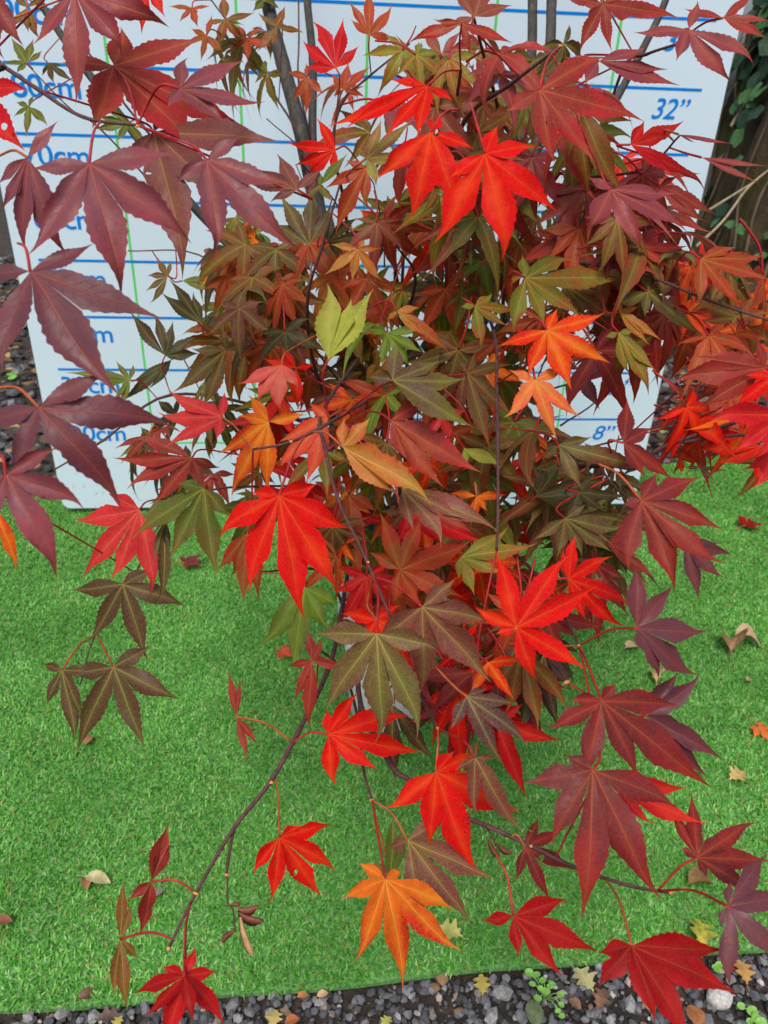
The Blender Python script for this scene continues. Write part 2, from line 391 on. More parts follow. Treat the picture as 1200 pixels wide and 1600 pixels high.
def lettering(txt, x0, x1, z0, z1, italic):
    cu = bpy.data.curves.new('t', 'FONT'); cu.body = txt; cu.offset = 0.007; cu.shear = 0.22 if italic else 0.0
    cu.space_character = 0.95
    to = bpy.data.objects.new('t', cu); COL.objects.link(to)
    bpy.context.view_layer.update()
    dg = bpy.context.evaluated_depsgraph_get()
    me = bpy.data.meshes.new_from_object(to.evaluated_get(dg)); bpy.data.objects.remove(to)
    co = np.zeros(len(me.vertices)*3); me.vertices.foreach_get('co', co); co = co.reshape(-1, 3)
    mn, mx = co.min(0), co.max(0)
    nc = np.zeros_like(co)
    nc[:, 0] = x0+(co[:, 0]-mn[0])/(mx[0]-mn[0])*(x1-x0)
    nc[:, 2] = z0+(co[:, 1]-mn[1])/(mx[1]-mn[1])*(z1-z0)
    nc[:, 1] = -0.0008
    me.vertices.foreach_set('co', nc.reshape(-1)); me.name = 'lettering'
    me.materials.clear(); me.materials.append(BLUE)
    o = bpy.data.objects.new('lettering', me); COL.objects.link(o); o.parent = board
    return o
for i in range(2, 10):
    z = i*0.1
    lettering('%dcm' % (i*10), -0.572+0.001*i, -0.466+0.001*i, z-0.0475, z-0.014, False)
    t = '%d\u201d' % (i*4)
    lettering(t, 0.489 if i > 2 else 0.489, 0.554 if i > 2 else 0.535, z-0.0455, z-0.014, True)

# ------------------------------------------------------------------ tubes
def tube_data(pts, r0, r1, sides=7, knots=0.0):
    pts = [Vector(p) for p in pts]
    # smooth the polyline (Catmull-Rom)
    P = [pts[0]*2-pts[1]]+pts+[pts[-1]*2-pts[-2]]; path = []
    for i in range(1, len(P)-2):
        for k in range(6):
            t = k/6
            path.append(0.5*((2*P[i])+(P[i+1]-P[i-1])*t+(2*P[i-1]-5*P[i]+4*P[i+1]-P[i+2])*t*t+(3*P[i]-P[i-1]-3*P[i+1]+P[i+2])*t**3))
    path.append(pts[-1])
    v, f = [], []; nrm = Vector((0.31, 0.2, 0.93))
    m = len(path)
    for i, p in enumerate(path):
        d = (path[min(i+1, m-1)]-path[max(i-1, 0)]).normalized()
        a = (nrm-d*nrm.dot(d)); a = a.normalized() if a.length > 1e-4 else Vector((1, 0, 0)); nrm = a; b = d.cross(a)
        r = r0+(r1-r0)*i/(m-1)
        if knots and i % 6 == 0: r *= 1+knots
        for k in range(sides):
            an = 2*pi*k/sides; v.append(p+(a*cos(an)+b*sin(an))*r)
    for i in range(m-1):
        for k in range(sides):
            f.append((i*sides+k, i*sides+(k+1) % sides, (i+1)*sides+(k+1) % sides, (i+1)*sides+k))
    f.append(tuple(range(sides-1, -1, -1))); f.append(tuple(range((m-1)*sides, m*sides)))
    return v, f, path
NODES = []         # points along the wood that leaf stalks can grow from

# ------------------------------------------------------------------ maple: pot and wood
PB = Vector((0.012, -0.60, 0.0))
tree = empty('japanese_maple', PB)
tag(tree, 'Japanese maple with purple, red and olive autumn leaves in front of white board', 'maple tree')
def wood(name, P, r0, r1, mat, knots=0.0, sides=7, reg=True):
    v, f, path = tube_data(P, r0, r1, sides, knots)
    o = mesh_obj(name, [x-PB for x in v], f, mat, tree)
    if reg:
        NODES.extend(path)
    return o
def pp(*a): return [at(u, v, d) for u, v, d in a]
soil_top = PB+Vector((0, 0, 0.185))
stems = [
 (pp((412,-120,.98),(418,0,.95),(442,100,.93),(466,190,.92),(490,300,.93),(520,420,.94),(548,600,.97)), .0100, .0115),
 (pp((474,-120,.97),(480,0,.95),(489,100,.94),(490,240,.94),(515,400,.95),(556,640,.98)), .0055, .0075),
 (pp((833,-120,.95),(832,0,.93),(830,90,.92),(815,220,.92),(775,420,.93),(700,640,.96)), .0068, .0085),
 (pp((868,-120,.93),(862,0,.91),(858,90,.90),(838,230,.90),(790,400,.92),(730,560,.95)), .0070, .0090),
 (pp((1075,-120,.86),(1040,0,.85),(1000,85,.85),(945,190,.86),(880,330,.90),(800,480,.93),(720,600,.96)), .0042, .0075),
 (pp((-10,-120,.86),(60,0,.84),(135,110,.83),(215,215,.83),(300,320,.85),(372,400,.88),(450,530,.92),(540,700,.98)), .0046, .0075),
]
for P, r0, r1 in stems:
    wood('stem', P+[soil_top+Vector((rng.uniform(-.025, .025), rng.uniform(-.02, .02), 0.10)), soil_top+Vector((rng.uniform(-.015, .015), rng.uniform(-.015, .015), -0.02))], r0*.8, r1*.85, BARK, 0.06, 9)
for P, r0, r1 in stems:      # the stems go on above the picture, tapering
    d_ = (P[0]-P[1]).normalized()
    wood('branch', [P[0], P[0]+d_*.12+Vector((rng.uniform(-.02, .02), 0, .01)), P[0]+d_*.27+Vector((rng.uniform(-.05, .05), 0, .04))], r0*.8, .001, BARK, .08)
branches = [
 (pp((0,100,.44),(60,140,.43),(130,183,.42),(215,196,.42)), .0022, .0012),
 (pp((-60,60,.50),(0,100,.44),(-2,108,.44)), .003, .0024),
 (pp((700,275,.80),(640,345,.83),(590,400,.87),(545,520,.95)), .0030, .0060),
 (pp((876,72,.46),(800,130,.50),(725,190,.58),(700,275,.80)), .0014, .0032),
 (pp((740,440,.70),(772,520,.55),(776,600,.52),(778,700,.51),(778,800,.50),(776,860,.50)), .0022, .0013),
 (pp((560,560,.75),(505,640,.52),(508,700,.48),(528,780,.47),(570,870,.46),(612,968,.45)), .0024, .0013),
 (pp((600,610,.80),(530,652,.50),(455,690,.48),(395,702,.48)), .0024, .0011),
 (pp((580,800,.98),(548,880,.80),(533,960,.70),(515,1040,.60),(465,1145,.52),(422,1222,.49),(366,1293,.47),(306,1395,.45),(263,1482,.44)), .0042, .0013),
 (pp((366,1293,.47),(357,1340,.47),(354,1364,.47)), .0016, .0014),
 (pp((590,800,.98),(572,950,.78),(560,1080,.62),(608,1190,.52),(642,1220,.50),(700,1264,.48),(765,1292,.46),(832,1323,.45),(905,1358,.44),(985,1384,.43),(1048,1395,.43)), .0038, .0013),
 (pp((560,1080,.62),(566,1190,.53),(581,1250,.50)), .0017, .0014),
 (pp((600,900,.85),(640,1040,.60),(664,1100,.52),(684,1138,.49)), .0026, .0013),
 (pp((700,860,.85),(800,960,.60),(868,1040,.50),(886,1066,.48)), .0026, .0014),
 (pp((560,700,.95),(420,640,.85),(267,617,.78),(163,687,.74),(83,735,.72)), .0036, .0012),
 (pp((650,780,.95),(800,740,.80),(935,727,.62),(990,730,.58),(1033,700,.56),(1117,670,.54),(1215,640,.50)), .0045, .0018),
 (pp((1033,700,.56),(1075,690,.55),(1160,680,.52),(1220,690,.5)), .0022, .0013),
 (pp((700,640,.92),(780,560,.75),(790,440,.66),(860,408,.60),(940,415,.57),(1005,428,.55),(1110,470,.52),(1200,500,.5)), .0034, .0012),
 (pp((775,420,.92),(810,300,.68),(845,270,.62),(925,276,.58),(1010,262,.55),(1062,212,.52)), .0030, .0010),
 (pp((945,190,.86),(975,105,.60),(1010,85,.52),(1060,68,.49)), .0024, .0012),
 (pp((330,0,.90),(400,95,.88),(430,150,.87),(463,207,.86),(480,290,.90)), .0014, .0024),
 (pp((466,-40,.90),(467,60,.90),(467,130,.90),(488,230,.94)), .0014, .002),
 (pp((640,68,.76),(570,125,.74),(535,160,.73),(521,230,.72),(540,330,.80),(545,430,.9)), .0014, .003),
 (pp((532,285,.58),(505,380,.60),(480,480,.64),(500,600,.75),(560,720,.95)), .0013, .0030),
 (pp((100,20,.80),(170,130,.80),(250,230,.82)), .0018, .002),
 (pp((40,98,.76),(110,170,.78),(155,200,.80),(250,300,.84)), .0010, .0016),
 (pp((200,392,.80),(310,398,.80),(400,470,.82),(480,560,.9)), .0010, .0018),
 (pp((720,110,.52),(712,170,.60),(705,240,.72),(730,400,.88)), .0018, .003),
 (pp((738,20,.50),(765,120,.58),(790,200,.70),(815,220,.9)), .0016, .003),
 (pp((1210,575,.48),(1230,640,.48),(1240,700,.48)), .0016, .0020),
 (pp((212,895,.66),(250,820,.70),(318,770,.68),(400,760,.72),(520,760,.9)), .0010, .002),
 (pp((125,1070,.66),(150,990,.66),(212,895,.66)), .0008, .0012),
 (pp((905,1009,.46),(880,960,.52),(840,900,.60),(760,820,.8)), .0012, .0025),
 (pp((935,725,.62),(960,760,.55),(1000,790,.50)), .0016, .001),
]
for P, a, b in branches: wood('branch', P, a*.60, b*.66, TWIG, 0.14)
# inner twigs spreading through the crown
for i in range(26):
    u, v = rng.uniform(380, 980), rng.uniform(120, 1000)
    s = at(620+(u-620)*0.35, v+rng.uniform(60, 160), rng.uniform(.88, .96)); e = at(u, v, rng.uniform(.58, .85))
    m = (s+e)/2+Vector((rng.uniform(-.02, .02), rng.uniform(-.02, .02), rng.uniform(0, .03)))
    wood('branch', [s, m, e], .0022, .0008, TWIG, 0.1, 6)
for i in range(34):          # finest shoots
    u, v = rng.uniform(400, 1010), rng.uniform(180, 900)
    s = at(640+(u-640)*0.7, v+rng.uniform(40, 120), rng.uniform(.74, .9)); e = at(u, v-rng.uniform(0, 60), rng.uniform(.58, .8))
    m = (s+e)/2+Vector((rng.uniform(-.02, .02), rng.uniform(-.02, .02), rng.uniform(-.02, .02)))
    wood('branch', [s, m, e], .0011, .0005, TWIG, 0.15, 5)
NODE = np.array([tuple(p) for p in NODES])
NPX = np.array([px(p)[:2] for p in NODES])
for u, v, d, s in [(424,1222,.488,3.2),(354,1366,.47,4),(306,1396,.449,4),(263,1482,.439,4),(581,1250,.50,4),(1048,1395,.429,4.5),(886,1066,.479,5),(455,690,.478,3.5),(684,1138,.489,4),(575,878,.458,3),(215,197,.419,3.5),(876,72,.459,4),(905,1009,.459,3),(700,1264,.478,3),(642,1220,.498,3),(830,1322,.449,3)]:
    p = at(u, v, d)-PB; r = s*d/FPX*1.15; vv, ff = [], []
    c = chip(nrg); vv = [(p+Vector(x)*r) for x in c.tolist()]
    mesh_obj('bud', vv, ICO, BUD, tree)

# pot
n = N('white_pot'); POTM = n.set(Base_Color=n.ramp(n.noise(n.pos(), 25, 4), [(0.3, rgb(205, 206, 204)), (0.7, rgb(226, 228, 228))]), Roughness=0.5)
pot = empty('plant_pot', PB+Vector((0, 0, -0.005))); tag(pot, 'white plastic plant pot holding the maple, mostly hidden by leaves', 'plant pot')
def lathe(name, prof, mat, parent, seg=40):
    v, f = [], []
    for r, z in prof:
        for k in range(seg): v.append((r*cos(2*pi*k/seg), r*sin(2*pi*k/seg), z))
    for i in range(len(prof)-1):
        for k in range(seg): f.append((i*seg+k, i*seg+(k+1) % seg, (i+1)*seg+(k+1) % seg, (i+1)*seg+k))
    return mesh_obj(name, v, f, mat, parent)
lathe('pot_wall', [(0.001, 0), (0.062, 0), (0.066, .004), (0.082, .195), (0.079, .195), (0.064, .006)], POTM, pot)
lathe('rim', [(0.0825, .178), (0.089, .180), (0.089, .203), (0.0865, .206), (0.0795, .206), (0.0795, .17)], POTM, pot)
sv = [(0, 0, .183)]; sf = []
for j in range(1, 7):
    for k in range(28):
        r = .0785*j/6; sv.append((r*cos(2*pi*k/28), r*sin(2*pi*k/28), .183+rng.uniform(-.006, .006)))
for k in range(28): sf.append((0, 1+k, 1+(k+1) % 28))
for j in range(5):
    for k in range(28): sf.append((1+j*28+k, 1+(j+1)*28+k, 1+(j+1)*28+(k+1) % 28, 1+j*28+(k+1) % 28))
mesh_obj('potting_soil', sv, sf, SOIL, pot)
pot.scale = (.82, .82, 1)

# ------------------------------------------------------------------ leaves
PAL = {   # centre, towards the tips and margin, veins
 'purple':  ((128,68,78),(152,66,76),(176,96,90)),
 'purpler': ((140,62,70),(164,62,70),(190,104,86)),
 'plum':    ((104,58,68),(118,60,68),(156,88,80)),
 'plumd':   ((84,52,56),(98,58,62),(176,164,92)),
 'plumred': ((108,40,42),(142,36,42),(178,92,62)),
 'redplum': ((124,46,48),(160,30,36),(190,96,70)),
 'redmauve':((150,52,46),(190,40,48),(206,110,72)),
 'mauve':   ((124,70,62),(140,74,70),(190,160,90)),
 'brmauve': ((120,66,66),(136,66,70),(180,128,86)),
 'mauveol': ((120,96,62),(122,76,68),(190,184,92)),
 'brown':   ((86,60,44),(96,58,48),(168,160,84)),
 'crimson': ((188,18,30),(208,26,38),(230,80,62)),
 'crimd':   ((160,16,24),(176,28,32),(196,70,46)),
 'red':     ((216,18,20),(226,22,28),(244,88,46)),
 'redor':   ((224,56,20),(226,24,26),(248,146,54)),
 'orange':  ((228,104,30),(212,44,34),(244,170,60)),
 'peach':   ((226,118,56),(232,88,60),(246,160,84)),
 'tan':     ((196,120,52),(206,92,54),(222,172,96)),
 'rust':    ((164,62,34),(186,54,38),(206,124,60)),
 'rustol':  ((118,78,36),(150,58,36),(176,150,70)),
 'rustm':   ((142,74,60),(160,64,62),(196,130,90)),
 'redbr':   ((146,48,44),(172,52,50),(196,104,70)),
 'olive':   ((88,100,36),(112,90,42),(156,172,70)),
 'green':   ((104,130,38),(96,112,40),(158,178,70)),
 'lime':    ((166,174,72),(160,160,66),(190,190,100)),
 'limep':   ((136,142,58),(158,96,70),(184,184,90)),
 'olivel':  ((126,130,44),(170,92,48),(180,184,84)),
 'dolive':  ((62,60,34),(76,52,40),(120,124,62)),
 'olmv':    ((98,80,46),(126,66,50),(160,160,72)),
 'olpl':    ((92,66,50),(108,96,44),(160,158,74)),
 'pink':    ((214,84,76),(212,62,60),(230,130,100)),
 'pinkred': ((206,44,50),(216,50,54),(232,112,92)),
 'pinkor':  ((222,84,60),(224,58,42),(240,140,90)),
}
KA = 1.05
THIRD = {'brmauve': (128,76,62), 'purple': (150,74,66), 'purpler': (160,80,60), 'plum': (122,56,56), 'plumd': (104,64,52), 'plumred': (158,44,40), 'redplum': (150,62,48),
 'redmauve': (176,84,48), 'mauve': (116,96,56), 'mauveol': (110,112,58), 'brown': (84,72,40), 'crimson': (222,56,40), 'crimd': (120,18,24), 'red': (232,70,26),
 'redor': (242,124,30), 'orange': (240,146,36), 'peach': (240,150,70), 'tan': (168,142,58), 'rust': (128,88,36), 'rustol': (112,104,40), 'rustm': (126,96,60),
 'redbr': (124,72,44), 'olive': (134,74,44), 'green': (124,140,44), 'lime': (180,170,80), 'limep': (172,96,70), 'olivel': (176,76,44), 'dolive': (88,60,42),
 'olmv': (148,64,44), 'olpl': (112,112,44), 'pink': (226,112,92), 'pinkred': (220,66,56), 'pinkor': (234,120,60)}
GLOSS = {'red': .06, 'redor': .08, 'orange': .12, 'crimson': .14, 'crimd': .10, 'peach': .15, 'purple': .36, 'purpler': .3, 'plum': .34, 'plumd': .34}
def tones(o, pal, jit=0.06):
    o['gloss'] = GLOSS.get(pal, .22)
    o['tone_c'] = [min(.9, x*KA) for x in rgb(*THIRD[pal])]
    for key, c in zip(('tone_a', 'tone_b', 'tone_v'), PAL[pal]):
        j = 1+rng.uniform(-jit, jit)
        o[key] = [min(.9, x*j*KA) for x in rgb(*c)]

NC = 4
def lobe_profile(s):
    a, b = 1.4, 1.4; pk = a/(a+b)
    t = min(1, max(0, (s-.45)/.5)); t = t*t*(3-2*t)
    return (s**a*(1-s)**b)/(pk**a*(1-pk)**b)*(1-.64*t)+.026*min(1, s*4)*(1-s)**.5

def leaf_geometry(C, tips, D, N_, width=0.175, ns=26, fold=0.22, droop=0.22, teeth=13, seed=0, wave=0.16, webmax=1.9):
    """one maple leaf: lobes from C to each tip, webbed to their neighbours; D is the way the lobes sag"""
    r = random.Random(seed)
    ax = (tips[0]-C); ax = (ax-N_*ax.dot(N_)).normalized(); ay = N_.cross(ax)
    L = []
    for t in tips:
        d = t-C; L.append((atan2(d.dot(ay), d.dot(ax)), d.length, d.normalized()))
    L.sort(key=lambda q: q[0]); m = len(L)
    R = max(l[1] for l in L); mean = sum(l[1] for l in L)/m
    V, F, U1, U2 = [], [], [], []
    r_ph = [r.uniform(0, 6.28) for _ in range(m)]; r_fr = [r.uniform(5, 10) for _ in range(m)]
    ss = [0.0]+[((k+1)/ns)**0.95 for k in range(ns)]
    for i in range(m):
        an, ln, d = L[i]; bend = r.uniform(-0.13, 0.13); hook = r.gauss(0, .045); dr = droop*r.uniform(0.6, 1.4)
        curl = r.uniform(-.06, .16); twist = r.gauss(0, .42); ecurl = [r.uniform(-.25, .5), r.uniform(-.25, .5)]
        wmax = width*(0.6*ln+0.4*mean)*r.uniform(0.92, 1.1)
        for side in (-1, 1):
            j = (i+side) % m
            gap = (L[j][0]-an)*side
            if gap <= 0: gap += 2*pi
            if m > 1 and gap < webmax:
                phi = max(gap/2, 0.20); b = (d+L[j][2]); web = gap < 1.35
                W = b-d*b.dot(d)
                W = W.normalized() if W.length > 1e-5 else N_.cross(d)*side
            else:
                web = False; phi = 1.25; W = (N_.cross(d)).normalized()*side
            lat = (N_.cross(d)).normalized()
            k0 = len(V); tp = tan(phi)
            for q, s in enumerate(ss):
                f = wmax*lobe_profile(s) if 0 < s < 1 else 0.0
                free = f < s*ln*tp
                if free and 0.12 < s < 0.97:
                    ph = (s*teeth) % 1.0
                    f *= 1.0-0.24*ph+0.10
                e_w = min(f, s*ln*tp)
                if web and s < .36:      # the palm of the leaf: neighbouring lobes joined
                    k_ = min(1, max(0, (.36-s)/.16)); e_w += (s*ln*tp-e_w)*k_*k_*(3-2*k_)
                for c in range(NC):
                    e = c/(NC-1); wv = e_w*e
                    p = C+d*(s*ln)+W*wv+lat*(bend*ln*s*s*(1-s)*2.2+hook*ln*(max(0, s-.72)/.28)**2)
                    rr = sqrt((s*ln)**2+wv*wv)
                    sag = dr*(rr*rr/R if rr < R else rr)+curl*ln*(max(0, s-.7)/.3)**2 - fold*wv*(0.25+0.95*e) + (wave*wv*sin(r_ph[i]+s*r_fr[i]+side*1.3)+0.014*ln*sin(r_ph[i]*2+s*6.0)*s)+twist*side*wv*s**1.5+ecurl[(side+1)//2]*wv*e*e*min(1, s*2)
                    V.append(p+(D if D is not None else (p-CAM).normalized())*sag); U1.append((s, side*wv/ln)); U2.append((e if free else e*0.4, rr/R))
            for q in range(ns):
                for c in range(NC-1):
                    a = k0+q*NC+c
                    quad = (a, a+NC, a+NC+1, a+1) if side > 0 else (a, a+1, a+NC+1, a+NC)
                    F.append(quad)
    return V, F, U1, U2
def leaf_mesh(name, V, F, U1, U2, mats, extra=None):
    me = bpy.data.meshes.new(name)
    nv = len(V); nf = len(F)
    if extra:
        V = V+extra[0]; F = F+[tuple(x+nv for x in f) for f in extra[1]]
        U1 = U1+[(0.5, 0.5)]*len(extra[0]); U2 = U2+[(0, 0)]*len(extra[0])
    me.from_pydata([tuple(v) for v in V], [], F)
    idx = np.zeros(len(me.loops), np.int32); me.loops.foreach_get('vertex_index', idx)
    for nm, U in (('lobe', U1), ('edge', U2)):
        l = me.uv_layers.new(name=nm); l.data.foreach_set('uv', np.array(U, np.float32)[idx].reshape(-1))
    me.polygons.foreach_set('use_smooth', [True]*len(me.polygons))
    for m_ in mats: me.materials.append(m_)
    if extra: me.polygons.foreach_set('material_index', [0]*nf+[1]*(len(F)-nf))
    return me
leaf_no = 0
def hero(depth, pal, c, tips, stalk=None, gx=None, gy=None, width=0.175, droop=None, fold=None, dz=None):
    """a leaf of the maple: its stalk joint at pixel c, lobe tips at the given pixels, lying on a tilted plane"""
    global leaf_no
    leaf_no += 1; r = random.Random(leaf_no*7+1)
    gx = r.uniform(-.35, .35) if gx is None else gx
    gy = r.uniform(-.55, .05) if gy is None else gy
    droop = r.uniform(.12, .42) if droop is None else droop
    fold = r.uniform(.18, .46) if fold is None else fold
    C = at(c[0], c[1], depth); D = (C-CAM).normalized()
    R = max(math.hypot(t[0]-c[0], t[1]-c[1]) for t in tips)*depth/FPX
    T = []
    for k, (u, v) in enumerate(tips):
        off = (gx*(u-c[0])+gy*(v-c[1]))*depth/FPX
        L = math.hypot(u-c[0], v-c[1])*depth/FPX
        T.append(at(u, v, depth+off+(dz[k] if dz else 0)))
    # sag is added along the line of sight, so subtract nothing: tips stay on their pixels
    A = RIGHT+FWD*gx; B = -UP+FWD*gy
    N_ = A.cross(B); N_.normalize()
    if N_.dot(D) > 0: N_ = -N_
    V, F, U1, U2 = leaf_geometry(C, T, None, N_, width=width*.80, fold=fold, droop=droop, seed=leaf_no)
    me = leaf_mesh('leaf', [v-C for v in V], F, U1, U2, [LEAF])
    o = bpy.data.objects.new('leaf', me); COL.objects.link(o); o.parent = tree; o.location = C-PB
    tones(o, pal)
    # stalk
    if stalk is not None:
        dd = np.hypot(NPX[:, 0]-stalk[0], NPX[:, 1]-stalk[1])
        near = np.where(dd < 26)[0]
        if len(near):
            q = near[np.argmin(np.abs([px(Vector(NODE[i]))[2]-depth for i in near]))]; E_ = Vector(NODE[q])
            if abs(px(E_)[2]-depth) > 0.09: E_ = at(stalk[0], stalk[1], depth+0.015)
        else: E_ = at(stalk[0], stalk[1], depth+0.015)
        mid = (C+E_)/2+UP*0.004+Vector((r.uniform(-.002, .002), 0, 0))
        P = [C, mid, E_]
    else:
        dd = np.linalg.norm(NODE-np.array(tuple(C)), axis=1)
        back = Vector((0, 0, 0))
        for t in T: back -= (t-C).normalized()
        back = (back.normalized() if back.length > .2 else UP)
        behind = C+back*0.02+D*0.03
        dd = np.linalg.norm(NODE-np.array(tuple(behind)), axis=1); E_ = Vector(NODE[int(np.argmin(dd))])
        P = [C, C+back*0.010+D*0.008, (C+E_)/2+back*0.006+D*0.01, E_]
    v, f, _ = tube_data(P, .00078, .00062, 5)
    k = mesh_obj('leaf_stalk', [x-C for x in v], f, STALK if r.random() < .75 else STALK_O, o)
    return o

H = hero
# --- upper left, near the lens
H(.42,'purpler',(116,-14),[(57,75),(124,165),(198,84),(268,40),(40,-60),(190,-75)],gy=-.2)
H(.45,'redmauve',(178,103),[(95,97),(140,200),(313,247),(392,206),(318,56),(192,42)],stalk=(215,196),width=.21)
H(.40,'purple',(281,138),[(262,168),(382,93),(415,166),(356,196),(290,88)])
H(.36,'purple',(139,255),[(46,262),(47,402),(197,465),(304,378),(276,239)],stalk=(134,193),gy=-.3)
H(.385,'purple',(43,246),[(90,188),(-4,288),(-2,330),(35,398),(105,402)],stalk=(-10,248))
H(.46,'brmauve',(240,206),[(190,263),(289,437),(352,300),(437,224),(262,160)],width=.19)
H(.38,'purple',(323,250),[(274,286),(344,405),(471,396),(452,287),(378,212)],gy=-.25)
H(.40,'crimson',(-42,140),[(44,233),(46,140),(-20,255),(-110,90)])
H(.43,'purpler',(-24,-22),[(40,72),(2,95),(60,-30),(-60,60)])
H(.52,'crimson',(228,-28),[(222,54),(255,30),(190,20),(260,-60)])
H(.78,'olive',(42,98),[(14,58),(3,97),(52,60),(25,114),(66,78)])
H(.80,'olive',(45,166),[(20,182),(40,216),(76,196),(52,148),(24,160)])
H(.78,'rustol',(42,12),[(18,46),(60,62),(44,52),(20,-10),(66,-6)])
H(.80,'dolive',(75,98),[(118,128),(100,105),(85,132),(66,120)],width=.13)
H(.74,'olive',(200,192),[(145,202),(160,162),(182,222),(230,230),(150,180)])
H(.78,'rust',(322,55),[(298,44),(332,22),(352,82),(312,97),(288,70)])
H(.80,'rustol',(352,30),[(318,40),(340,70),(380,62),(400,20),(350,-10)])
H(.82,'rust',(385,60),[(360,78),(388,100),(424,72),(410,40),(372,38)])
H(.85,'rust',(300,12),[(280,35),(262,10),(310,42),(330,10)])
# --- left edge
H(.34,'plum',(47,424),[(-50,425),(0,582),(197,617),(261,493),(148,381)],stalk=(28,380))
H(.33,'plum',(60,636),[(168,578),(277,667),(193,800),(20,748),(-40,660)],stalk=(-8,606))
H(.31,'purple',(9,742),[(92,699),(137,791),(94,908),(-30,830),(-50,760)],stalk=(-10,715))
H(.50,'orange',(-10,790),[(31,895),(6,838),(-40,850)])
H(.76,'dolive',(258,556),[(203,484),(240,486),(270,500),(306,525),(312,553)],gy=.1)
H(.76,'dolive',(316,506),[(250,457),(266,433),(300,455),(342,494)],gy=.1)
H(.80,'olmv',(262,432),[(229,431),(246,401),(234,476),(226,455),(268,405)])
H(.80,'olive',(284,439),[(346,449),(330,432)],width=.13)
H(.76,'olive',(203,594),[(99,583),(138,574),(180,563),(208,568),(174,627),(188,640)],width=.12)
H(.78,'dolive',(268,562),[(183,632),(200,600),(250,535),(232,610)],width=.14)
H(.66,'olmv',(352,547),[(270,616),(312,642),(298,545),(395,530),(350,510)])
H(.55,'pinkred',(347,652),[(261,609),(243,652),(256,701),(337,688),(352,611)],stalk=(395,702))
H(.60,'redbr',(300,715),[(174,714),(212,681),(195,762),(235,792),(345,732),(318,764)])
H(.58,'olive',(318,763),[(203,837),(262,876),(343,901),(362,808),(276,754)],stalk=(340,750),width=.2)
H(.61,'pinkred',(218,796),[(168,770),(115,820),(126,904),(174,910),(241,932)],width=.19)
H(.60,'brown',(258,812),[(250,952),(238,880),(268,870)],width=.10)
H(.63,'redbr',(232,680),[(178,703),(185,725),(262,668)],width=.12)
# --- lower left brown sprays
H(.62,'brown',(192,913),[(110,920),(140,1003),(225,1036),(291,950),(240,890)],stalk=(212,893),gy=-.1,width=.19)
H(.62,'brown',(177,1042),[(108,1058),(122,1180),(232,1171),(282,1093),(236,1008)],stalk=(155,997),gy=-.1,width=.19)
H(.63,'brown',(97,1047),[(65,1037),(72,1105),(117,1168),(134,1125),(148,1047)],stalk=(138,1000),gy=-.1)
H(.50,'redbr',(369,1120),[(354,1045),(378,1057),(402,1166),(386,1192)],stalk=(465,1145),width=.11)
H(.45,'redbr',(237,1377),[(263,1284),(264,1305),(253,1322),(218,1463),(228,1440),(199,1408)],stalk=(306,1395),width=.24,gx=.6)
H(.46,'rustol',(188,1467),[(191,1372),(204,1410),(216,1500),(178,1562),(201,1582)],stalk=(263,1482),width=.15)
H(.38,'crimson',(289,1524),[(252,1510),(307,1478),(340,1518),(352,1602),(258,1645)],stalk=(306,1397),width=.21)
H(.375,'crimd',(288,1525),[(208,1553),(225,1590),(300,1600)],stalk=(306,1397),width=.19)
# --- upper middle
H(.65,'crimson',(525,106),[(472,63),(490,29),(533,27),(561,70),(478,104)],width=.2)
H(.70,'rust',(577,55),[(547,30),(544,0),(572,-26),(614,8),(618,59)],gy=.1)
H(.62,'red',(524,234),[(494,182),(447,225),(458,258),(478,276),(516,264)],width=.2)
H(.72,'rust',(480,121),[(448,113),(455,159),(481,181),(506,148),(478,98)],width=.2)
H(.70,'rust',(536,140),[(519,115),(546,96),(578,102),(520,150),(572,151)],width=.2)
H(.75,'rustol',(432,42),[(446,8),(476,50),(425,72),(400,80),(402,20)])
H(.46,'rustm',(740,26),[(712,-22),(802,8),(702,42),(768,-34)],width=.22)
H(.45,'redmauve',(722,36),[(637,67),(733,87),(802,68),(676,30)],width=.15,stalk=(720,112))
H(.60,'rustm',(690,84),[(640,92),(658,44),(722,48),(738,86)],width=.2)
H(.60,'rustol',(748,76),[(787,100),(764,120),(732,62),(715,95)],width=.2)
H(.62,'rustol',(656,126),[(618,53),(657,63),(614,82),(690,90)],width=.15)
H(.48,'red',(668,134),[(508,196),(537,202),(600,214),(652,216),(709,158),(606,124)],stalk=(720,112),width=.15)
H(.50,'limep',(573,247),[(597,184),(645,187),(668,244),(590,291),(559,231)],width=.15)
H(.42,'red',(673,206),[(588,282),(642,346),(725,336),(741,232),(690,178)],width=.2,stalk=(718,170))
H(.40,'red',(758,240),[(700,278),(690,386),(793,411),(871,333),(838,228),(778,196)],stalk=(735,160),width=.21)
H(.55,'rust',(572,262),[(525,366),(508,296),(573,326),(540,250)],width=.17)
H(.62,'olpl',(483,382),[(424,350),(437,301),(488,292),(520,318)],gy=.1,width=.2)
H(.64,'dolive',(512,378),[(560,340),(585,362),(540,400),(520,330)],width=.2)
H(.45,'brmauve',(464,296),[(437,237),(505,263),(372,278),(420,314),(395,262)],width=.19)
H(.60,'olive',(500,290),[(478,310),(500,270),(545,240),(520,315)],width=.2)
H(.55,'tan',(559,389),[(507,431),(551,441),(597,443),(596,386),(571,373),(516,383)],width=.17)
H(.45,'lime',(513,562),[(517,441),(552,466),(583,451)],width=.24,fold=.5)
H(.60,'green',(604,520),[(600,572),(661,551),(664,514),(574,514),(640,577)])
H(.52,'tan',(620,486),[(708,551),(604,500),(656,480),(665,528)],width=.17)
H(.48,'olpl',(613,594),[(617,531),(689,560),(731,592),(741,671),(574,588)],width=.21)
H(.55,'olmv',(730,583),[(744,550),(800,570),(768,703),(806,648),(716,560)],width=.18)
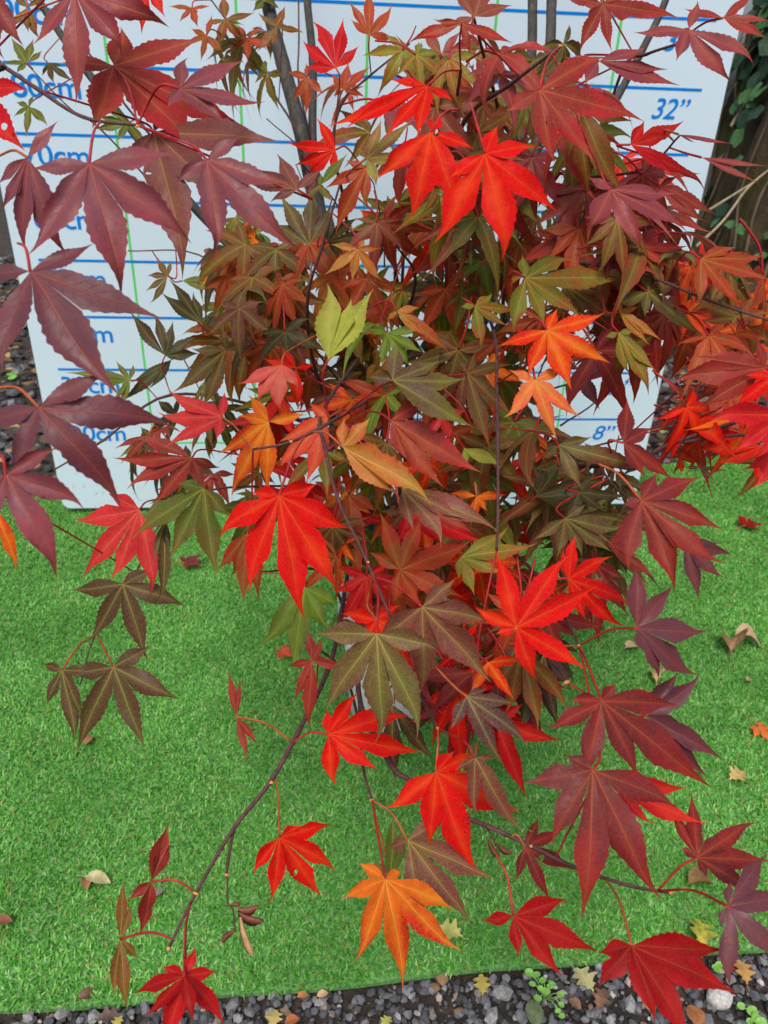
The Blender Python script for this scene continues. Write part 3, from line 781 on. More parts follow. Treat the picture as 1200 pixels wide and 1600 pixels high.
H(.50,'redmauve',(611,657),[(640,722),(695,762),(749,748),(668,620)],width=.19)
H(.45,'tan',(535,698),[(538,652),(580,652),(680,781),(615,776)],width=.20,stalk=(506,690))
H(.50,'pinkor',(512,653),[(421,735),(433,688),(482,631),(476,758)],width=.19)
H(.54,'pink',(440,570),[(373,604),(400,629),(437,647),(470,605)],width=.21)
H(.57,'red',(462,575),[(463,642),(492,570),(440,540),(410,560)],width=.2)
H(.50,'orange',(420,659),[(339,710),(390,615),(478,647),(355,776),(416,772),(371,648)],width=.19)
H(.42,'red',(436,774),[(393,769),(337,837),(388,928),(462,974),(533,928),(549,829),(496,756)],stalk=(455,690),width=.21)
H(.50,'rust',(387,832),[(338,892),(366,905),(402,938),(380,945)],width=.2)
H(.60,'green',(476,918),[(402,1014),(460,1053),(516,986),(532,945)],width=.2)
H(.64,'rust',(545,772),[(526,912),(566,916),(510,880),(590,800)],width=.17)
H(.52,'rust',(625,890),[(575,862),(590,800),(664,800),(741,845),(727,930),(656,946),(612,946)],width=.2)
H(.42,'mauve',(660,948),[(582,1008),(713,905),(766,973),(763,1071),(660,1088)],stalk=(575,878),width=.21)
H(.40,'mauveol',(588,990),[(489,993),(509,1111),(603,1161),(666,1147),(686,1012)],stalk=(574,880),width=.2)
H(.47,'red',(588,968),[(533,959),(624,944),(650,1052),(568,1010),(690,1010)],width=.22)
H(.50,'redbr',(488,1032),[(482,984),(504,998),(542,1042),(449,1041),(458,1096),(480,1141)])
H(.50,'red',(513,1147),[(511,1108),(559,1080),(641,1113),(662,1176),(592,1202),(524,1230)],stalk=(465,1145),width=.2)
H(.56,'brown',(612,1100),[(656,1166),(681,1193),(622,1228),(590,1130)])
H(.51,'redmauve',(655,790),[(690,815),(745,830),(700,780),(630,760)])
H(.47,'mauve',(628,762),[(722,818),(785,822),(648,830),(700,850)],width=.16)
H(.55,'crimson',(640,800),[(700,860),(760,850),(620,850),(690,790)])
H(.56,'orange',(745,775),[(792,772),(735,820),(700,770),(760,800)],width=.2)
H(.53,'olivel',(720,870),[(800,825),(840,850),(790,900),(745,930),(715,905)])
H(.58,'lime',(725,700),[(785,728),(730,730)],width=.2)
H(.56,'pinkred',(690,650),[(660,690),(705,690),(730,640),(670,630)],width=.22)
# --- right of centre
H(.42,'red',(807,980),[(742,948),(777,859),(887,862),(931,912),(918,1046),(836,1067),(774,990)],width=.19)
H(.48,'red',(888,904),[(899,834),(957,868),(991,946),(976,986),(918,972),(876,858)],width=.18)
H(.55,'mauveol',(883,810),[(836,844),(916,790),(977,827),(956,863),(912,872),(869,872)],width=.2)
H(.42,'redplum',(1002,782),[(975,791),(1027,738),(1094,746),(1131,828),(1129,888),(1056,926),(978,892)],stalk=(935,725),width=.21)
H(.42,'plum',(995,981),[(992,877),(1054,914),(1106,988),(1089,1058),(1033,1061),(1010,1022)],stalk=(905,1009),width=.22)
H(.40,'plumred',(940,1095),[(889,1093),(857,1146),(912,1226),(1000,1223),(1114,1234),(1061,1103),(963,1067)],stalk=(905,1010),width=.19)
H(.46,'plum',(1010,1118),[(1060,1049),(1096,1055),(1133,1184),(1108,1215)],width=.19)
H(.38,'plumred',(927,1203),[(818,1226),(858,1320),(904,1438),(1024,1414),(1062,1264),(884,1178)],width=.2)
H(.425,'crimson',(960,1228),[(1105,1289),(1076,1232),(1020,1292),(1000,1200)],width=.16)
H(.42,'plumred',(1090,1340),[(1063,1322),(1042,1263),(1081,1236),(1179,1275),(1206,1345),(1183,1400),(1106,1372)],stalk=(1050,1395))
H(.38,'plum',(1138,1417),[(1143,1377),(1196,1329),(1240,1400),(1230,1515),(1139,1548),(1124,1449)],stalk=(1048,1395),width=.2)
H(.45,'plumred',(820,1323),[(842,1275),(881,1296),(900,1362),(863,1411),(808,1378)],stalk=(775,1300))
H(.42,'crimd',(802,1431),[(752,1438),(813,1498),(877,1531),(937,1490),(888,1403)],stalk=(775,1335),width=.2)
H(.38,'crimd',(987,1477),[(934,1487),(931,1539),(1022,1600),(1082,1642),(1153,1558),(1135,1480)],stalk=(932,1378),width=.22)
H(.50,'red',(437,1308),[(393,1366),(423,1412),(503,1403),(527,1361),(518,1285),(471,1290)],stalk=(424,1222),width=.2)
H(.42,'orange',(602,1374),[(560,1348),(532,1400),(559,1508),(630,1548),(721,1489),(712,1420),(630,1362)],stalk=(581,1250),width=.19)
H(.48,'mauve',(637,1313),[(606,1325),(702,1275),(771,1381),(746,1438),(668,1446)],stalk=(583,1252),width=.19)
H(.51,'olive',(612,1372),[(610,1268),(580,1345),(630,1285)],width=.16)
H(.47,'red',(681,1206),[(604,1267),(710,1172),(668,1325),(746,1367),(815,1266),(742,1176)],stalk=(684,1138),width=.22)
H(.43,'mauve',(742,1184),[(711,1202),(747,1154),(742,1276),(816,1300),(776,1184)],width=.16)
H(.42,'plumd',(729,1088),[(705,1141),(784,1199),(830,1166),(806,1100),(760,1075)],width=.18)
H(.45,'redor',(762,1035),[(821,1031),(806,1096),(735,1086)],width=.18)
H(.50,'crimson',(776,1128),[(880,1155),(825,1249),(715,1100),(820,1100)],width=.17)
H(.52,'plumred',(738,1050),[(671,1116),(690,1105),(640,1060),(745,1120)],width=.18)
H(.50,'rustol',(815,1018),[(846,1142),(889,1111),(795,1120),(770,1080)],width=.18)
H(.52,'plumd',(850,1020),[(870,1132),(820,1140),(895,1080)],width=.15)
H(.53,'redbr',(850,960),[(948,982),(905,1000),(880,1040)],width=.15)
H(.58,'plumred',(930,880),[(985,960),(940,1010),(900,990),(975,905)],width=.18)
H(.60,'redbr',(948,850),[(1028,905),(985,835),(1000,870)],width=.2)
H(.52,'plum',(1070,850),[(1125,850),(1148,865),(1090,940),(1132,905)],width=.18)
# --- upper right
H(.42,'redmauve',(843,140),[(790,178),(862,257),(929,255),(1009,183),(948,84)],stalk=(876,72),width=.19)
H(.50,'purpler',(935,96),[(1064,134),(1012,76),(1045,108),(912,132),(880,90)],width=.2)
H(.45,'purpler',(1076,46),[(988,56),(1057,96),(1146,129),(1186,95),(1092,0)],stalk=(1060,68),width=.17)
H(.47,'redbr',(1130,28),[(1205,32),(1180,-14),(1068,14),(1200,60)],width=.16)
H(.50,'redbr',(942,6),[(905,82),(956,82),(1066,24),(868,-12),(1000,-30)],width=.16)
H(.52,'rustol',(902,160),[(976,306),(922,306),(884,252),(988,192),(850,200)],width=.2)
H(.50,'crimson',(985,226),[(1071,190),(1052,212),(1096,276),(1058,276),(1008,188)],width=.16)
H(.50,'purpler',(1060,210),[(1146,223),(1088,224)],width=.07)
H(.50,'purpler',(1096,246),[(1202,259),(1190,286)],width=.09)
H(.45,'purpler',(955,296),[(916,362),(1006,392),(1078,358),(1058,300),(918,276)],width=.2)
H(.52,'redbr',(1030,290),[(1121,334),(1106,350),(1060,275),(1000,330)],width=.16)
H(.60,'red',(852,288),[(896,326),(921,311),(840,325),(880,270)],width=.2)
H(.55,'redmauve',(1000,386),[(1077,386),(1050,422),(960,402),(1030,350)],width=.18)
H(.60,'rustol',(890,380),[(908,324),(981,346),(879,344),(988,376),(850,360)],width=.17)
H(.52,'olivel',(821,434),[(800,522),(851,512),(913,496),(986,437),(893,400),(818,398)],width=.19)
H(.55,'olivel',(742,478),[(720,480),(752,550),(794,510),(811,487),(771,460)],width=.2)
H(.56,'olmv',(884,446),[(972,501),(930,508),(945,458),(870,500)],width=.18)
H(.45,'redor',(855,516),[(775,539),(824,591),(893,611),(957,566),(946,488),(872,482)],width=.2)
H(.45,'peach',(836,593),[(794,579),(789,656),(872,690),(912,654),(886,577)],width=.17)
H(.60,'plum',(903,578),[(938,641),(952,580),(885,630),(870,560)],width=.2)
H(.55,'tan',(968,488),[(970,472),(1035,531),(1013,541),(1000,480)],width=.18)
H(.52,'olivel',(966,520),[(945,526),(992,518),(980,588),(1028,581),(1018,617)],width=.18)
H(.55,'olpl',(1012,456),[(1101,526),(1022,408),(956,476),(1008,497),(1060,440)],width=.19)
H(.48,'olmv',(873,695),[(847,717),(913,764),(1021,734),(926,684)],width=.17)
H(.46,'plumred',(974,692),[(980,622),(1018,666),(1053,749),(1008,748)],width=.23)
H(.58,'dolive',(838,776),[(852,728),(880,722),(947,746),(977,781),(925,795)],width=.17)
H(.56,'dolive',(905,770),[(880,830),(950,800),(985,775),(930,740)],width=.16)
# --- right edge spray
H(.50,'rust',(1095,404),[(1092,481),(1166,487),(1205,440),(1195,400),(1150,385)],width=.16)
H(.55,'rustol',(1152,496),[(1084,470),(1092,502),(1124,468),(1205,488),(1180,460)],width=.17)
H(.60,'orange',(1168,510),[(1118,520),(1182,536),(1205,490),(1140,545)],width=.2)
H(.45,'redbr',(1197,575),[(1086,553),(1047,589),(1092,642),(1182,527),(1230,560)],width=.17)
H(.44,'red',(1210,588),[(1163,584),(1146,641),(1206,652),(1240,560)],width=.19)
H(.42,'crimson',(1226,648),[(1147,711),(1104,654),(1180,720),(1250,700)],width=.18)
H(.55,'red',(1190,698),[(1090,672),(1086,700),(1118,728),(1180,760)],width=.17)
H(.58,'redor',(1062,714),[(1044,703),(1088,690),(1066,742),(1096,720)],width=.22)
H(.60,'red',(1132,652),[(1074,660),(1108,640),(1162,666),(1090,690)],width=.2)
H(.56,'plumd',(1095,730),[(1138,738),(1068,730),(1115,748)],width=.16)
H(.44,'crimson',(1222,700),[(1160,734),(1180,765),(1240,760)],width=.18)
H(.58,'rust',(1075,620),[(1040,600),(1050,650),(1100,640),(1095,600)],width=.2)
H(.62,'orange',(1110,560),[(1075,580),(1120,600),(1150,560),(1100,530)],width=.18)
n_hero = leaf_no

# --- smaller leaves filling the crown behind, spread over its depth
proto = []
for k in range(9):
    r = random.Random(100+k); C0 = Vector((0, 0, 0)); m = r.choice([5, 5, 5, 7])
    tips = []
    for i in range(m):
        a = (i-(m-1)/2)*(radians(215)/(m-1))+r.uniform(-.1, .1); q = 1-0.5*(abs(i-(m-1)/2)/((m-1)/2))**1.6
        tips.append(Vector((sin(a)*q, -cos(a)*q, 0))*r.uniform(.9, 1.1))
    V, F, U1, U2 = leaf_geometry(C0, tips, Vector((0, 0, -1)), Vector((0, 0, 1)), width=r.uniform(.105, .155), ns=14, fold=r.uniform(.1, .45), droop=r.uniform(.2, .8), teeth=7, seed=k, wave=.15)
    sv_, sf_, _ = tube_data([Vector((0, 0, 0)), Vector((0.03, .35, .02)), Vector((.0, .75, -.12))], .02, .016, 4)
    proto.append((V, F, U1, U2, (sv_, sf_)))
proto_me = [leaf_mesh('leaf', p[0], p[1], p[2], p[3], [LEAF, STALK], p[4]) for p in proto]
def inside(poly, x, y):
    c = False; j = len(poly)-1
    for i in range(len(poly)):
        (xi, yi), (xj, yj) = poly[i], poly[j]
        if (yi > y) != (yj > y) and x < (xj-xi)*(y-yi)/(yj-yi)+xi: c = not c
        j = i
    return c
zones = [  # outline in the picture, depth range, leaves, colours
 ([(360,430),(480,340),(640,340),(900,390),(990,430),(950,480),(800,560),(640,640),(480,560),(400,560)], (.62,.95), 120, ['rustol','olmv','rust','olive','olivel','dolive','rust','olivel','tan','green','olive']),
 ([(430,560),(640,600),(800,560),(860,700),(900,800),(880,930),(760,960),(560,930),(500,860),(380,780),(360,700)], (.60,.95), 150, ['rust','red','olmv','rustol','olive','crimson','mauve','olive','redor','olivel','orange']),
 ([(640,70),(780,60),(900,130),(1010,280),(1040,400),(900,400),(640,400),(560,330),(620,200)], (.58,.92), 96, ['rustol','olivel','redbr','rust','olmv','olive','rustm','olive','red']),
 ([(280,0),(460,0),(430,130),(350,120)], (.78,.95), 8, ['rust','rustol','olive']),
 ([(1070,400),(1210,390),(1210,720),(1060,700)], (.52,.78), 46, ['rust','red','redbr','rust','redmauve','redor','rustol']),
 ([(200,680),(350,560),(360,780),(240,800)], (.66,.85), 16, ['dolive','olmv','redbr','olive']),
 ([(800,650),(900,660),(990,780),(980,900),(860,880)], (.58,.80), 36, ['dolive','olive','olmv','mauve','olpl']),
 ([(520,950),(850,950),(870,1090),(720,1120),(560,1060)], (.52,.75), 34, ['plumred','red','dolive','redbr','brown','rust']),
 ([(350,330),(470,360),(450,560),(340,540)], (.70,.92), 30, ['rust','dolive','olive','rustol','orange']),
 ([(520,60),(640,100),(560,250),(500,200)], (.75,.9), 3, ['rustol','rust']),
]
zones.append(([(930,380),(1060,380),(1040,520),(930,560)], (.55,.72), 20, ['redbr','rustol','olpl','plumred','redmauve']))
zones.append(([(980,60),(1050,200),(1090,380),(960,380),(900,200)], (.55,.72), 5, ['redbr','purpler','redmauve']))
zones.append(([(630,60),(760,50),(900,70),(930,150),(890,270),(760,340),(640,280),(580,220)], (.52,.72), 22, ['redmauve','olivel','redbr','rustol','purpler','olmv']))
zones.append(([(910,230),(1050,260),(1070,400),(930,420),(880,320)], (.52,.70), 18, ['redbr','redmauve','purpler','rustol','plumred']))
zones.append(([(330,370),(470,380),(470,560),(330,560)], (.62,.85), 22, ['rust','rustol','dolive','redbr','olmv','mauve']))
zones.append(([(330,-420),(1080,-420),(1000,-90),(420,-90)], (.78,.98), 30, ['rust','red','olive','redbr','rustol']))
fill = []
for poly, (d0, d1), cnt, pals in zones:
    xs_ = [p[0] for p in poly]; ys_ = [p[1] for p in poly]; got = 0
    while got < cnt:
        u, v = rng.uniform(min(xs_), max(xs_)), rng.uniform(min(ys_), max(ys_))
        if not inside(poly, u, v): continue
        if (940 < u and 95 < v < 245) or (880 < u < 1010 and 610 < v < 700): continue
        got += 1; fill.append((u, v, rng.uniform(d0, d1), rng.choice(pals)))
fill.sort(key=lambda q: q[2])
joined = [[] for _ in range(8)]
for i, (u, v, d, pal) in enumerate(fill):
    p = at(u, v, d)
    size = rng.uniform(.037, .061)
    # blade roughly facing up and outwards, lobes hanging out and down
    outw = Vector((p.x-PB.x, p.y-PB.y-0.08, 0)); outw = outw.normalized() if outw.length > .01 else Vector((0, -1, 0))
    nz = (Vector((0, 0, 1))*rng.uniform(.25, 1)+outw*rng.uniform(-.1, .8)+Vector((0, -1, 0))*rng.uniform(0, .7)+Vector((rng.gauss(0, .35), rng.gauss(0, .35), 0))).normalized()
    dn = (outw*rng.uniform(.3, 1)+Vector((rng.gauss(0, .5), rng.gauss(0, .4), -rng.uniform(.2, 1.0))))
    y_ = -(dn-nz*dn.dot(nz)).normalized(); x_ = y_.cross(nz)
    Mx = Matrix((x_*size, y_*size, nz*size)).transposed()
    k = i % 9
    if n_hero+i < 300:
        o = bpy.data.objects.new('leaf', proto_me[k]); COL.objects.link(o); o.parent = tree
        M4 = Mx.to_4x4(); M4.translation = p-PB; o.matrix_local = M4
        tones(o, pal, .15)
    else:
        V, F, U1, U2, (sv_, sf_) = proto[k]; b0 = len(joined[0])
        joined[0].extend([tuple(Mx @ x+p-PB) for x in V]); joined[1].extend([tuple(a+b0 for a in f) for f in F])
        joined[2].extend(U1); joined[3].extend(U2)
        joined[7].extend([(*[min(.9, x*KA) for x in rgb(*THIRD[pal])], 1)]*len(V))
        for q in range(3): joined[4+q].extend([(*[min(.9, x*KA) for x in rgb(*PAL[pal][q])], 1)]*len(V))
if joined[0]:
    me = leaf_mesh('inner_leaves', joined[0], joined[1], joined[2], joined[3], [LEAF_G])
    for q, nm in enumerate(('tone_a', 'tone_b', 'tone_v', 'tone_c')):
        a = me.attributes.new(nm, 'FLOAT_COLOR', 'POINT'); a.data.foreach_set('color', np.array(joined[4+q], np.float32).reshape(-1))
    a = me.attributes.new('gloss', 'FLOAT', 'POINT'); a.data.foreach_set('value', [.2]*len(me.vertices))
    o = bpy.data.objects.new('inner_leaves', me); COL.objects.link(o); o.parent = tree; o['kind'] = 'stuff'

# --- winged seeds
SEED = plain('seed_wing', rgb(120, 66, 48), 0.55, 0.25, 200); SEEDP = plain('dry_seed_wing', rgb(196, 160, 110), 0.6, 0.2, 200)
def seed(p, q, wdt, mat):
    ax = q-p; L = ax.length; ax.normalize(); s = ax.cross(FWD).normalized(); vv, ff = [], []
    for i in range(9):
        t = i/8; ww = wdt*(0.35+1.2*t)*sqrt(max(0, 1-t**4))
        c = p+ax*(L*t)+s*(wdt*1.5*t*t)
        vv += [c-s*ww-PB, c-FWD*(0.0008*(1-t)+.0002)-PB, c+s*ww*.6-PB, c+FWD*.0008-PB]
    for i in range(8):
        for k in range(4): ff.append((i*4+k, i*4+(k+1) % 4, i*4+4+(k+1) % 4, i*4+4+k))
    return mesh_obj('seed', vv, ff, mat, tree)
d = .468
for a, b, wd, mt in [((372,1416),(368,1408),6,SEED),((372,1420),(398,1432),7,SEED),((374,1426),(400,1452),7,SEED),((368,1455),(343,1464),4,SEED),((376,1432),(384,1496),5,SEEDP)]:
    seed(at(*a, d), at(*b, d), wd*1.6*d/FPX, mt)
wood('seed_stalk', pp((355,1370,d),(356,1410,d),(364,1422,d),(367,1452,d)), .0006, .0005, TWIG, reg=False)
d = .465
for a, b, wd, mt in [((764,1312),(772,1342),6,SEED),((778,1318),(792,1340),7,SEED)]: seed(at(*a, d), at(*b, d), wd*d/FPX, mt)
wood('seed_stalk', pp((760,1292,.465),(768,1305,d),(775,1322,d)), .0006, .0005, TWIG, reg=False)

# ------------------------------------------------------------------ fallen leaves and odds and ends on the ground
def flat_leaf_mat(name, c, c2):
    n = N(name); P = n.pos(); a = n.noise(P, 110, 5, 0.65)
    n.bump(a, .5, .001)
    return n.set(Base_Color=n.ramp(a, [(.32, c), (.68, c2)]), Roughness=.65)
def fallen_maple(name, label, u, v, size, pal, rot, z=-.004, curl=.25, lobes=5):
    p = ground(u, v, z); R = size*(p-CAM).length/FPX; r = random.Random(int(u*7+v))
    tips = []
    for i in range(lobes):
        a = (i-(lobes-1)/2)*(radians(220)/(lobes-1)); q = 1-.4*(abs(i-(lobes-1)/2)/((lobes-1)/2))**1.5
        tips.append(Vector((sin(a)*q*R, -cos(a)*q*R, r.uniform(0, curl)*R)))
    V, F, U1, U2 = leaf_geometry(Vector((0, 0, 0)), tips, Vector((0, 0, -1)), Vector((0, 0, 1)), width=.22, ns=14, fold=.2, droop=.2, teeth=7, seed=int(u))
    sv_, sf_, _ = tube_data([Vector((0, 0, 0)), Vector((0, R*.4, R*.15)), Vector((R*.1, R*.9, .0))], R*.03, R*.025, 4)
    me = leaf_mesh(name, V, F, U1, U2, [LEAF, STALK_O], (sv_, sf_))
    o = bpy.data.objects.new(name, me); COL.objects.link(o); o.location = p; o.rotation_euler = (r.uniform(-.2, .2), r.uniform(-.2, .2), rot)
    tones(o, pal); tag(o, label, 'leaf', 'fallen leaves on the ground'); return o
def oak_leaf(label, u, v, size, c, c2, rot, z=-.004, lobed=True, curl=.3, name='fallen_leaf', wide=.34):
    p = ground(u, v, z); L = size*(.78 if z < -.01 else .9)*(p-CAM).length/FPX; r = random.Random(int(u*3+v)); V, F = [], []
    ns = 22
    for i in range(ns+1):
        t = i/ns; wv = wide*L*sin(pi*min(1, t*.93+.05))**.8*(1+(.38*sin(t*pi*6.5) if lobed else 0.05*sin(t*40)))
        if t < .12: wv = min(wv, .04*L)
        zc = curl*L*(.35*sin(t*pi+.4)-.1)
        for k in (-1, -.5, 0, .5, 1):
            V.append(((t-.5)*L, k*wv, zc+abs(k)**1.6*wv*curl*1.2+r.uniform(-.006, .006)*L))
    for i in range(ns):
        for k in range(4): a = i*5+k; F.append((a, a+1, a+6, a+5))
    sv_, sf_, _ = tube_data([Vector((-.48*L, 0, 0)), Vector((-.62*L, .03*L, .01*L)), Vector((-.75*L, .0, .0))], .018*L, .014*L, 4)
    b0 = len(V); V += [tuple(x) for x in sv_]; F += [tuple(x+b0 for x in f) for f in sf_]
    o = mesh_obj(name, V, F, flat_leaf_mat('dry_leaf', rgb(*c), rgb(*c2))); o.location = p
    o.rotation_euler = (r.uniform(-.15, .15), r.uniform(-.15, .15), rot); tag(o, label, 'leaf', 'fallen leaves on the ground'); return o
fallen_maple('fallen_leaf', 'small orange maple leaf lying on turf near the right edge', 1185, 1136, 24, 'peach', .3)
fallen_maple('fallen_leaf', 'crimson star-shaped leaf fallen on turf right of the foliage', 1166, 822, 30, 'crimd', 2.2, curl=.6)
fallen_maple('fallen_leaf', 'orange-pink fallen leaf on turf below the green leaf, left of pot', 440, 1018, 24, 'pinkor', .8, curl=.5)
fallen_maple('fallen_leaf', 'small dark purple leaf fallen on turf by the foot of board', 292, 880, 32, 'plumred', 2.0, curl=.5)
fallen_maple('fallen_leaf', 'small dried red leaf lying half under purple leaf at right edge', 1135, 1500, 16, 'crimd', 1.0, z=GZ+.008, curl=.5)
oak_leaf('pale yellow lobed leaf on turf at right, below the orange maple leaf', 1152, 1212, 34, (170,144,78), (206,180,110), .4)
oak_leaf('curled brown and tan dry leaf on turf at right', 1140, 1008, 50, (104,70,42), (156,122,84), 1.2, lobed=False, curl=1.1, wide=.4)
oak_leaf('crumpled beige dry leaf lying against the curled brown one', 1166, 1003, 42, (150,124,92), (190,166,128), -.3, lobed=False, curl=.9, wide=.36)
oak_leaf('yellow-green lobed leaf on turf beside the orange maple leaf tip', 702, 1456, 42, (146,152,76), (190,186,104), 2.6)
oak_leaf('pale tan and green pointed leaf on turf at lower left', 152, 1374, 40, (150,150,96), (200,186,140), -.2, lobed=False, wide=.26)
oak_leaf('small brown leaf tucked beside the tan pointed leaf', 134, 1380, 22, (120,84,44), (160,120,70), -1.2, lobed=False)
oak_leaf('dark brown dry leaf on turf below the lower right twig', 1094, 1380, 42, (88,62,34), (140,112,52), .1, lobed=False, curl=.7)
oak_leaf('mossy olive-yellow lobed leaf at the front edge of turf', 1092, 1458, 46, (96,100,44), (190,184,60), 1.3, lobed=True, curl=.5)
oak_leaf('tiny brown leaf on turf under the left brown maple leaves', 138, 1156, 22, (112,78,46), (150,110,66), 1.4, lobed=False)
oak_leaf('small brown leaf on turf cut by the left picture edge', 4, 1440, 26, (110,66,40), (140,92,58), 0, lobed=False)
oak_leaf('beige leaf scrap on turf below the red leaves at right', 988, 1010, 30, (160,130,84), (200,176,130), .3, lobed=False)
oak_leaf('pale curled leaf scrap on turf above the dark plum leaf', 1022, 1056, 34, (150,124,80), (196,170,120), 1.4, curl=.8)
oak_leaf('tiny tan leaf scrap on turf at the right, above orange leaf', 1170, 1062, 14, (150,124,84), (180,150,100), .5, lobed=False)
oak_leaf('grey-brown withered scrap on turf beside the edge-on red leaf', 246, 1394, 20, (120,108,96), (150,140,128), .9, lobed=False)
oak_leaf('pale yellow oak leaf on gravel left of the orange maple tip', 428, 1592, 34, (178,156,84), (204,184,116), 1.4, z=GZ+.008)
oak_leaf('orange-brown leaf on gravel beside the pale yellow oak leaf', 456, 1594, 24, (150,80,40), (180,104,60), .2, z=GZ+.007, lobed=False)
oak_leaf('yellow-olive lobed leaf on gravel under the crimson leaf tip', 753, 1538, 34, (140,130,56), (180,164,74), 1.5, z=GZ+.008)
oak_leaf('pale green oak leaf on gravel left of the big crimson leaf', 912, 1530, 46, (150,146,96), (190,184,132), 2.0, z=GZ+.010)
oak_leaf('brown oak leaf on gravel under the big crimson leaf', 940, 1560, 38, (96,66,48), (138,104,80), .9, z=GZ+.009)
oak_leaf('dark olive leaf pressed into gravel below the clover', 834, 1584, 44, (70,86,56), (104,120,84), 1.6, z=GZ+.008, lobed=False)
oak_leaf('yellow-orange lobed leaf on gravel under the right plum leaf', 1160, 1518, 38, (156,112,54), (190,150,84), 1.5, z=GZ+.009)
oak_leaf('orange leaf standing on gravel behind the crimson leaf', 1086, 1588, 34, (140,84,46), (170,114,70), 1.6, z=GZ+.012, lobed=False)
oak_leaf('dark brown leaf against the turf edge at lower left', 134, 1557, 26, (84,58,44), (120,88,66), .3, z=GZ+.010, lobed=False, curl=.6)
oak_leaf('purple-brown flat leaf on gravel at lower left', 170, 1590, 40, (82,66,60), (116,96,88), .2, z=GZ+.008, wide=.30)
oak_leaf('yellow leaf tip on gravel beside purple-brown leaf', 184, 1598, 22, (150,138,62), (180,166,84), 1.2, z=GZ+.010)
oak_leaf('small orange leaf scrap on gravel against the turf edge', 473, 1556, 20, (166,96,50), (196,130,80), .2, z=GZ+.008, lobed=False)
oak_leaf('small beige leaf scrap on gravel against the turf edge', 504, 1554, 20, (170,132,96), (206,172,130), .3, z=GZ+.008, lobed=False)
oak_leaf('yellow-green leaf tip on gravel at the bottom, below orange maple leaf', 604, 1597, 24, (160,160,70), (196,190,100), .8, z=GZ+.008)
oak_leaf('brown dry leaf on gravel right of the clover', 898, 1568, 24, (110,78,58), (150,112,86), 2.2, z=GZ+.008, lobed=False)
# beside the board, far left
oak_leaf('tan dry leaf on dark gravel left of the board', 8, 530, 24, (176,132,84), (206,168,120), .5, z=GZ+.01, lobed=False, curl=.6)
oak_leaf('orange-brown dry leaf on dark gravel left of the board', 14, 545, 18, (150,92,50), (190,126,74), 1.4, z=GZ+.01, lobed=False)
oak_leaf('yellowed dry leaf on gravel beside the lower left board edge', 22, 668, 24, (150,130,60), (184,160,84), .2, z=GZ+.01, lobed=False)
oak_leaf('pale green leaf on soil right of the board, behind red leaves', 1066, 626, 26, (150,164,100), (190,196,140), .4, z=GZ+.01)
oak_leaf('yellow leaf on soil at the right foot of board', 1036, 675, 20, (150,150,50), (190,180,70), .9, z=GZ+.01, lobed=False)
oak_leaf('beige dry leaf on soil behind the turf at right', 1066, 694, 26, (150,130,96), (196,180,140), .2, z=GZ+.01, lobed=False)

# white stone, the biggest on the gravel
c = chip(np.random.default_rng(77)); o = mesh_obj('white_stone', (c*.0185).tolist(), ICO, stone_solid('stone_white', rgb(206, 204, 198)), smooth=False)
o.location = ground(1125, 1560, GZ+.008); tag(o, 'large white stone on gravel beside the big crimson leaf', 'stone')
b = o.modifiers.new('bevel', 'BEVEL'); b.width = .003; b.segments = 2
for k, (u, v) in enumerate([(1133, 1508), (1141, 1512)]):
    p = ground(u, v, GZ+.009); v_, f_ = [], []
    for i in range(7):
        th = pi*i/6
        for j in range(10): v_.append((.0042*sin(th)*cos(j*.628), .0042*sin(th)*sin(j*.628), .0042*cos(th)))
    for i in range(6):
        for j in range(10): f_.append((i*10+j, i*10+(j+1) % 10, (i+1)*10+(j+1) % 10, (i+1)*10+j))
    o = mesh_obj('red_berry', v_, f_, plain('berry_red', rgb(196, 24, 30), .3, .1, 100)); o.location = p
    tag(o, ['bright red berry on dark gravel at lower right, left of its twin', 'bright red berry on dark gravel at lower right, right of its twin'][k], 'berry', 'red berries on the gravel')

# weeds
WEED = flat_leaf_mat('weed_leaf', rgb(92, 150, 56), rgb(140, 190, 92))
def weed(label, spots, stem_at, rlo, rhi, name='weed', mat=WEED):
    b = ground(*stem_at, GZ); t = empty(name, b); tag(t, label, 'weed', 'weeds sprouting from the gravel'); r = random.Random(int(stem_at[0]))
    for u, v in spots:
        p = ground(u, v, GZ+.014)-b; R = r.uniform(rlo, rhi); vv = [p+Vector((0, 0, -.001))]; ff = []
        tilt = Vector((r.uniform(-.4, .4), r.uniform(-.4, .4), 1)).normalized(); ax = tilt.cross(Vector((0, 1, .2))).normalized(); ay = tilt.cross(ax); ph = r.uniform(0, 6)
        for k in range(12):
            a = 2*pi*k/12; q = R*(1-.22*max(0, cos(a-ph))**8+.06*r.random()); vv.append(p+ax*cos(a)*q+ay*sin(a)*q*.85+tilt*R*.15)
        for k in range(12): ff.append((0, 1+k, 1+(k+1) % 12))
        lf = mesh_obj('weed_leaf', vv, ff, mat, t)
        v_, f_, _ = tube_data([p, p*.5+Vector((0, 0, .006)), Vector((r.uniform(-.002, .002), 0, 0))], .0006, .0005, 4)
        mesh_obj('weed_stem', v_, f_, mat, t)
weed('clover-like green weed with round leaves on gravel below the crimson leaf', [(827,1520),(832,1538),(848,1532),(860,1540),(852,1550),(840,1560),(876,1555),(845,1545),(877,1570),(872,1580),(878,1588),(862,1537),(838,1524)], (852, 1560), .003, .0055)
weed('small green weed sprouting from gravel by the white stone', [(1158,1572),(1176,1580),(1182,1592),(1190,1598),(1172,1596),(1180,1585)], (1180, 1600), .003, .006)
weed('tiny green seedling on gravel above the white stone', [(1118,1512),(1124,1508),(1121,1516)], (1121, 1514), .003, .0045)
weed('tiny bright green seedling on gravel left of the board', [(16,586),(24,584),(20,590),(12,588)], (18, 590), .010, .016)

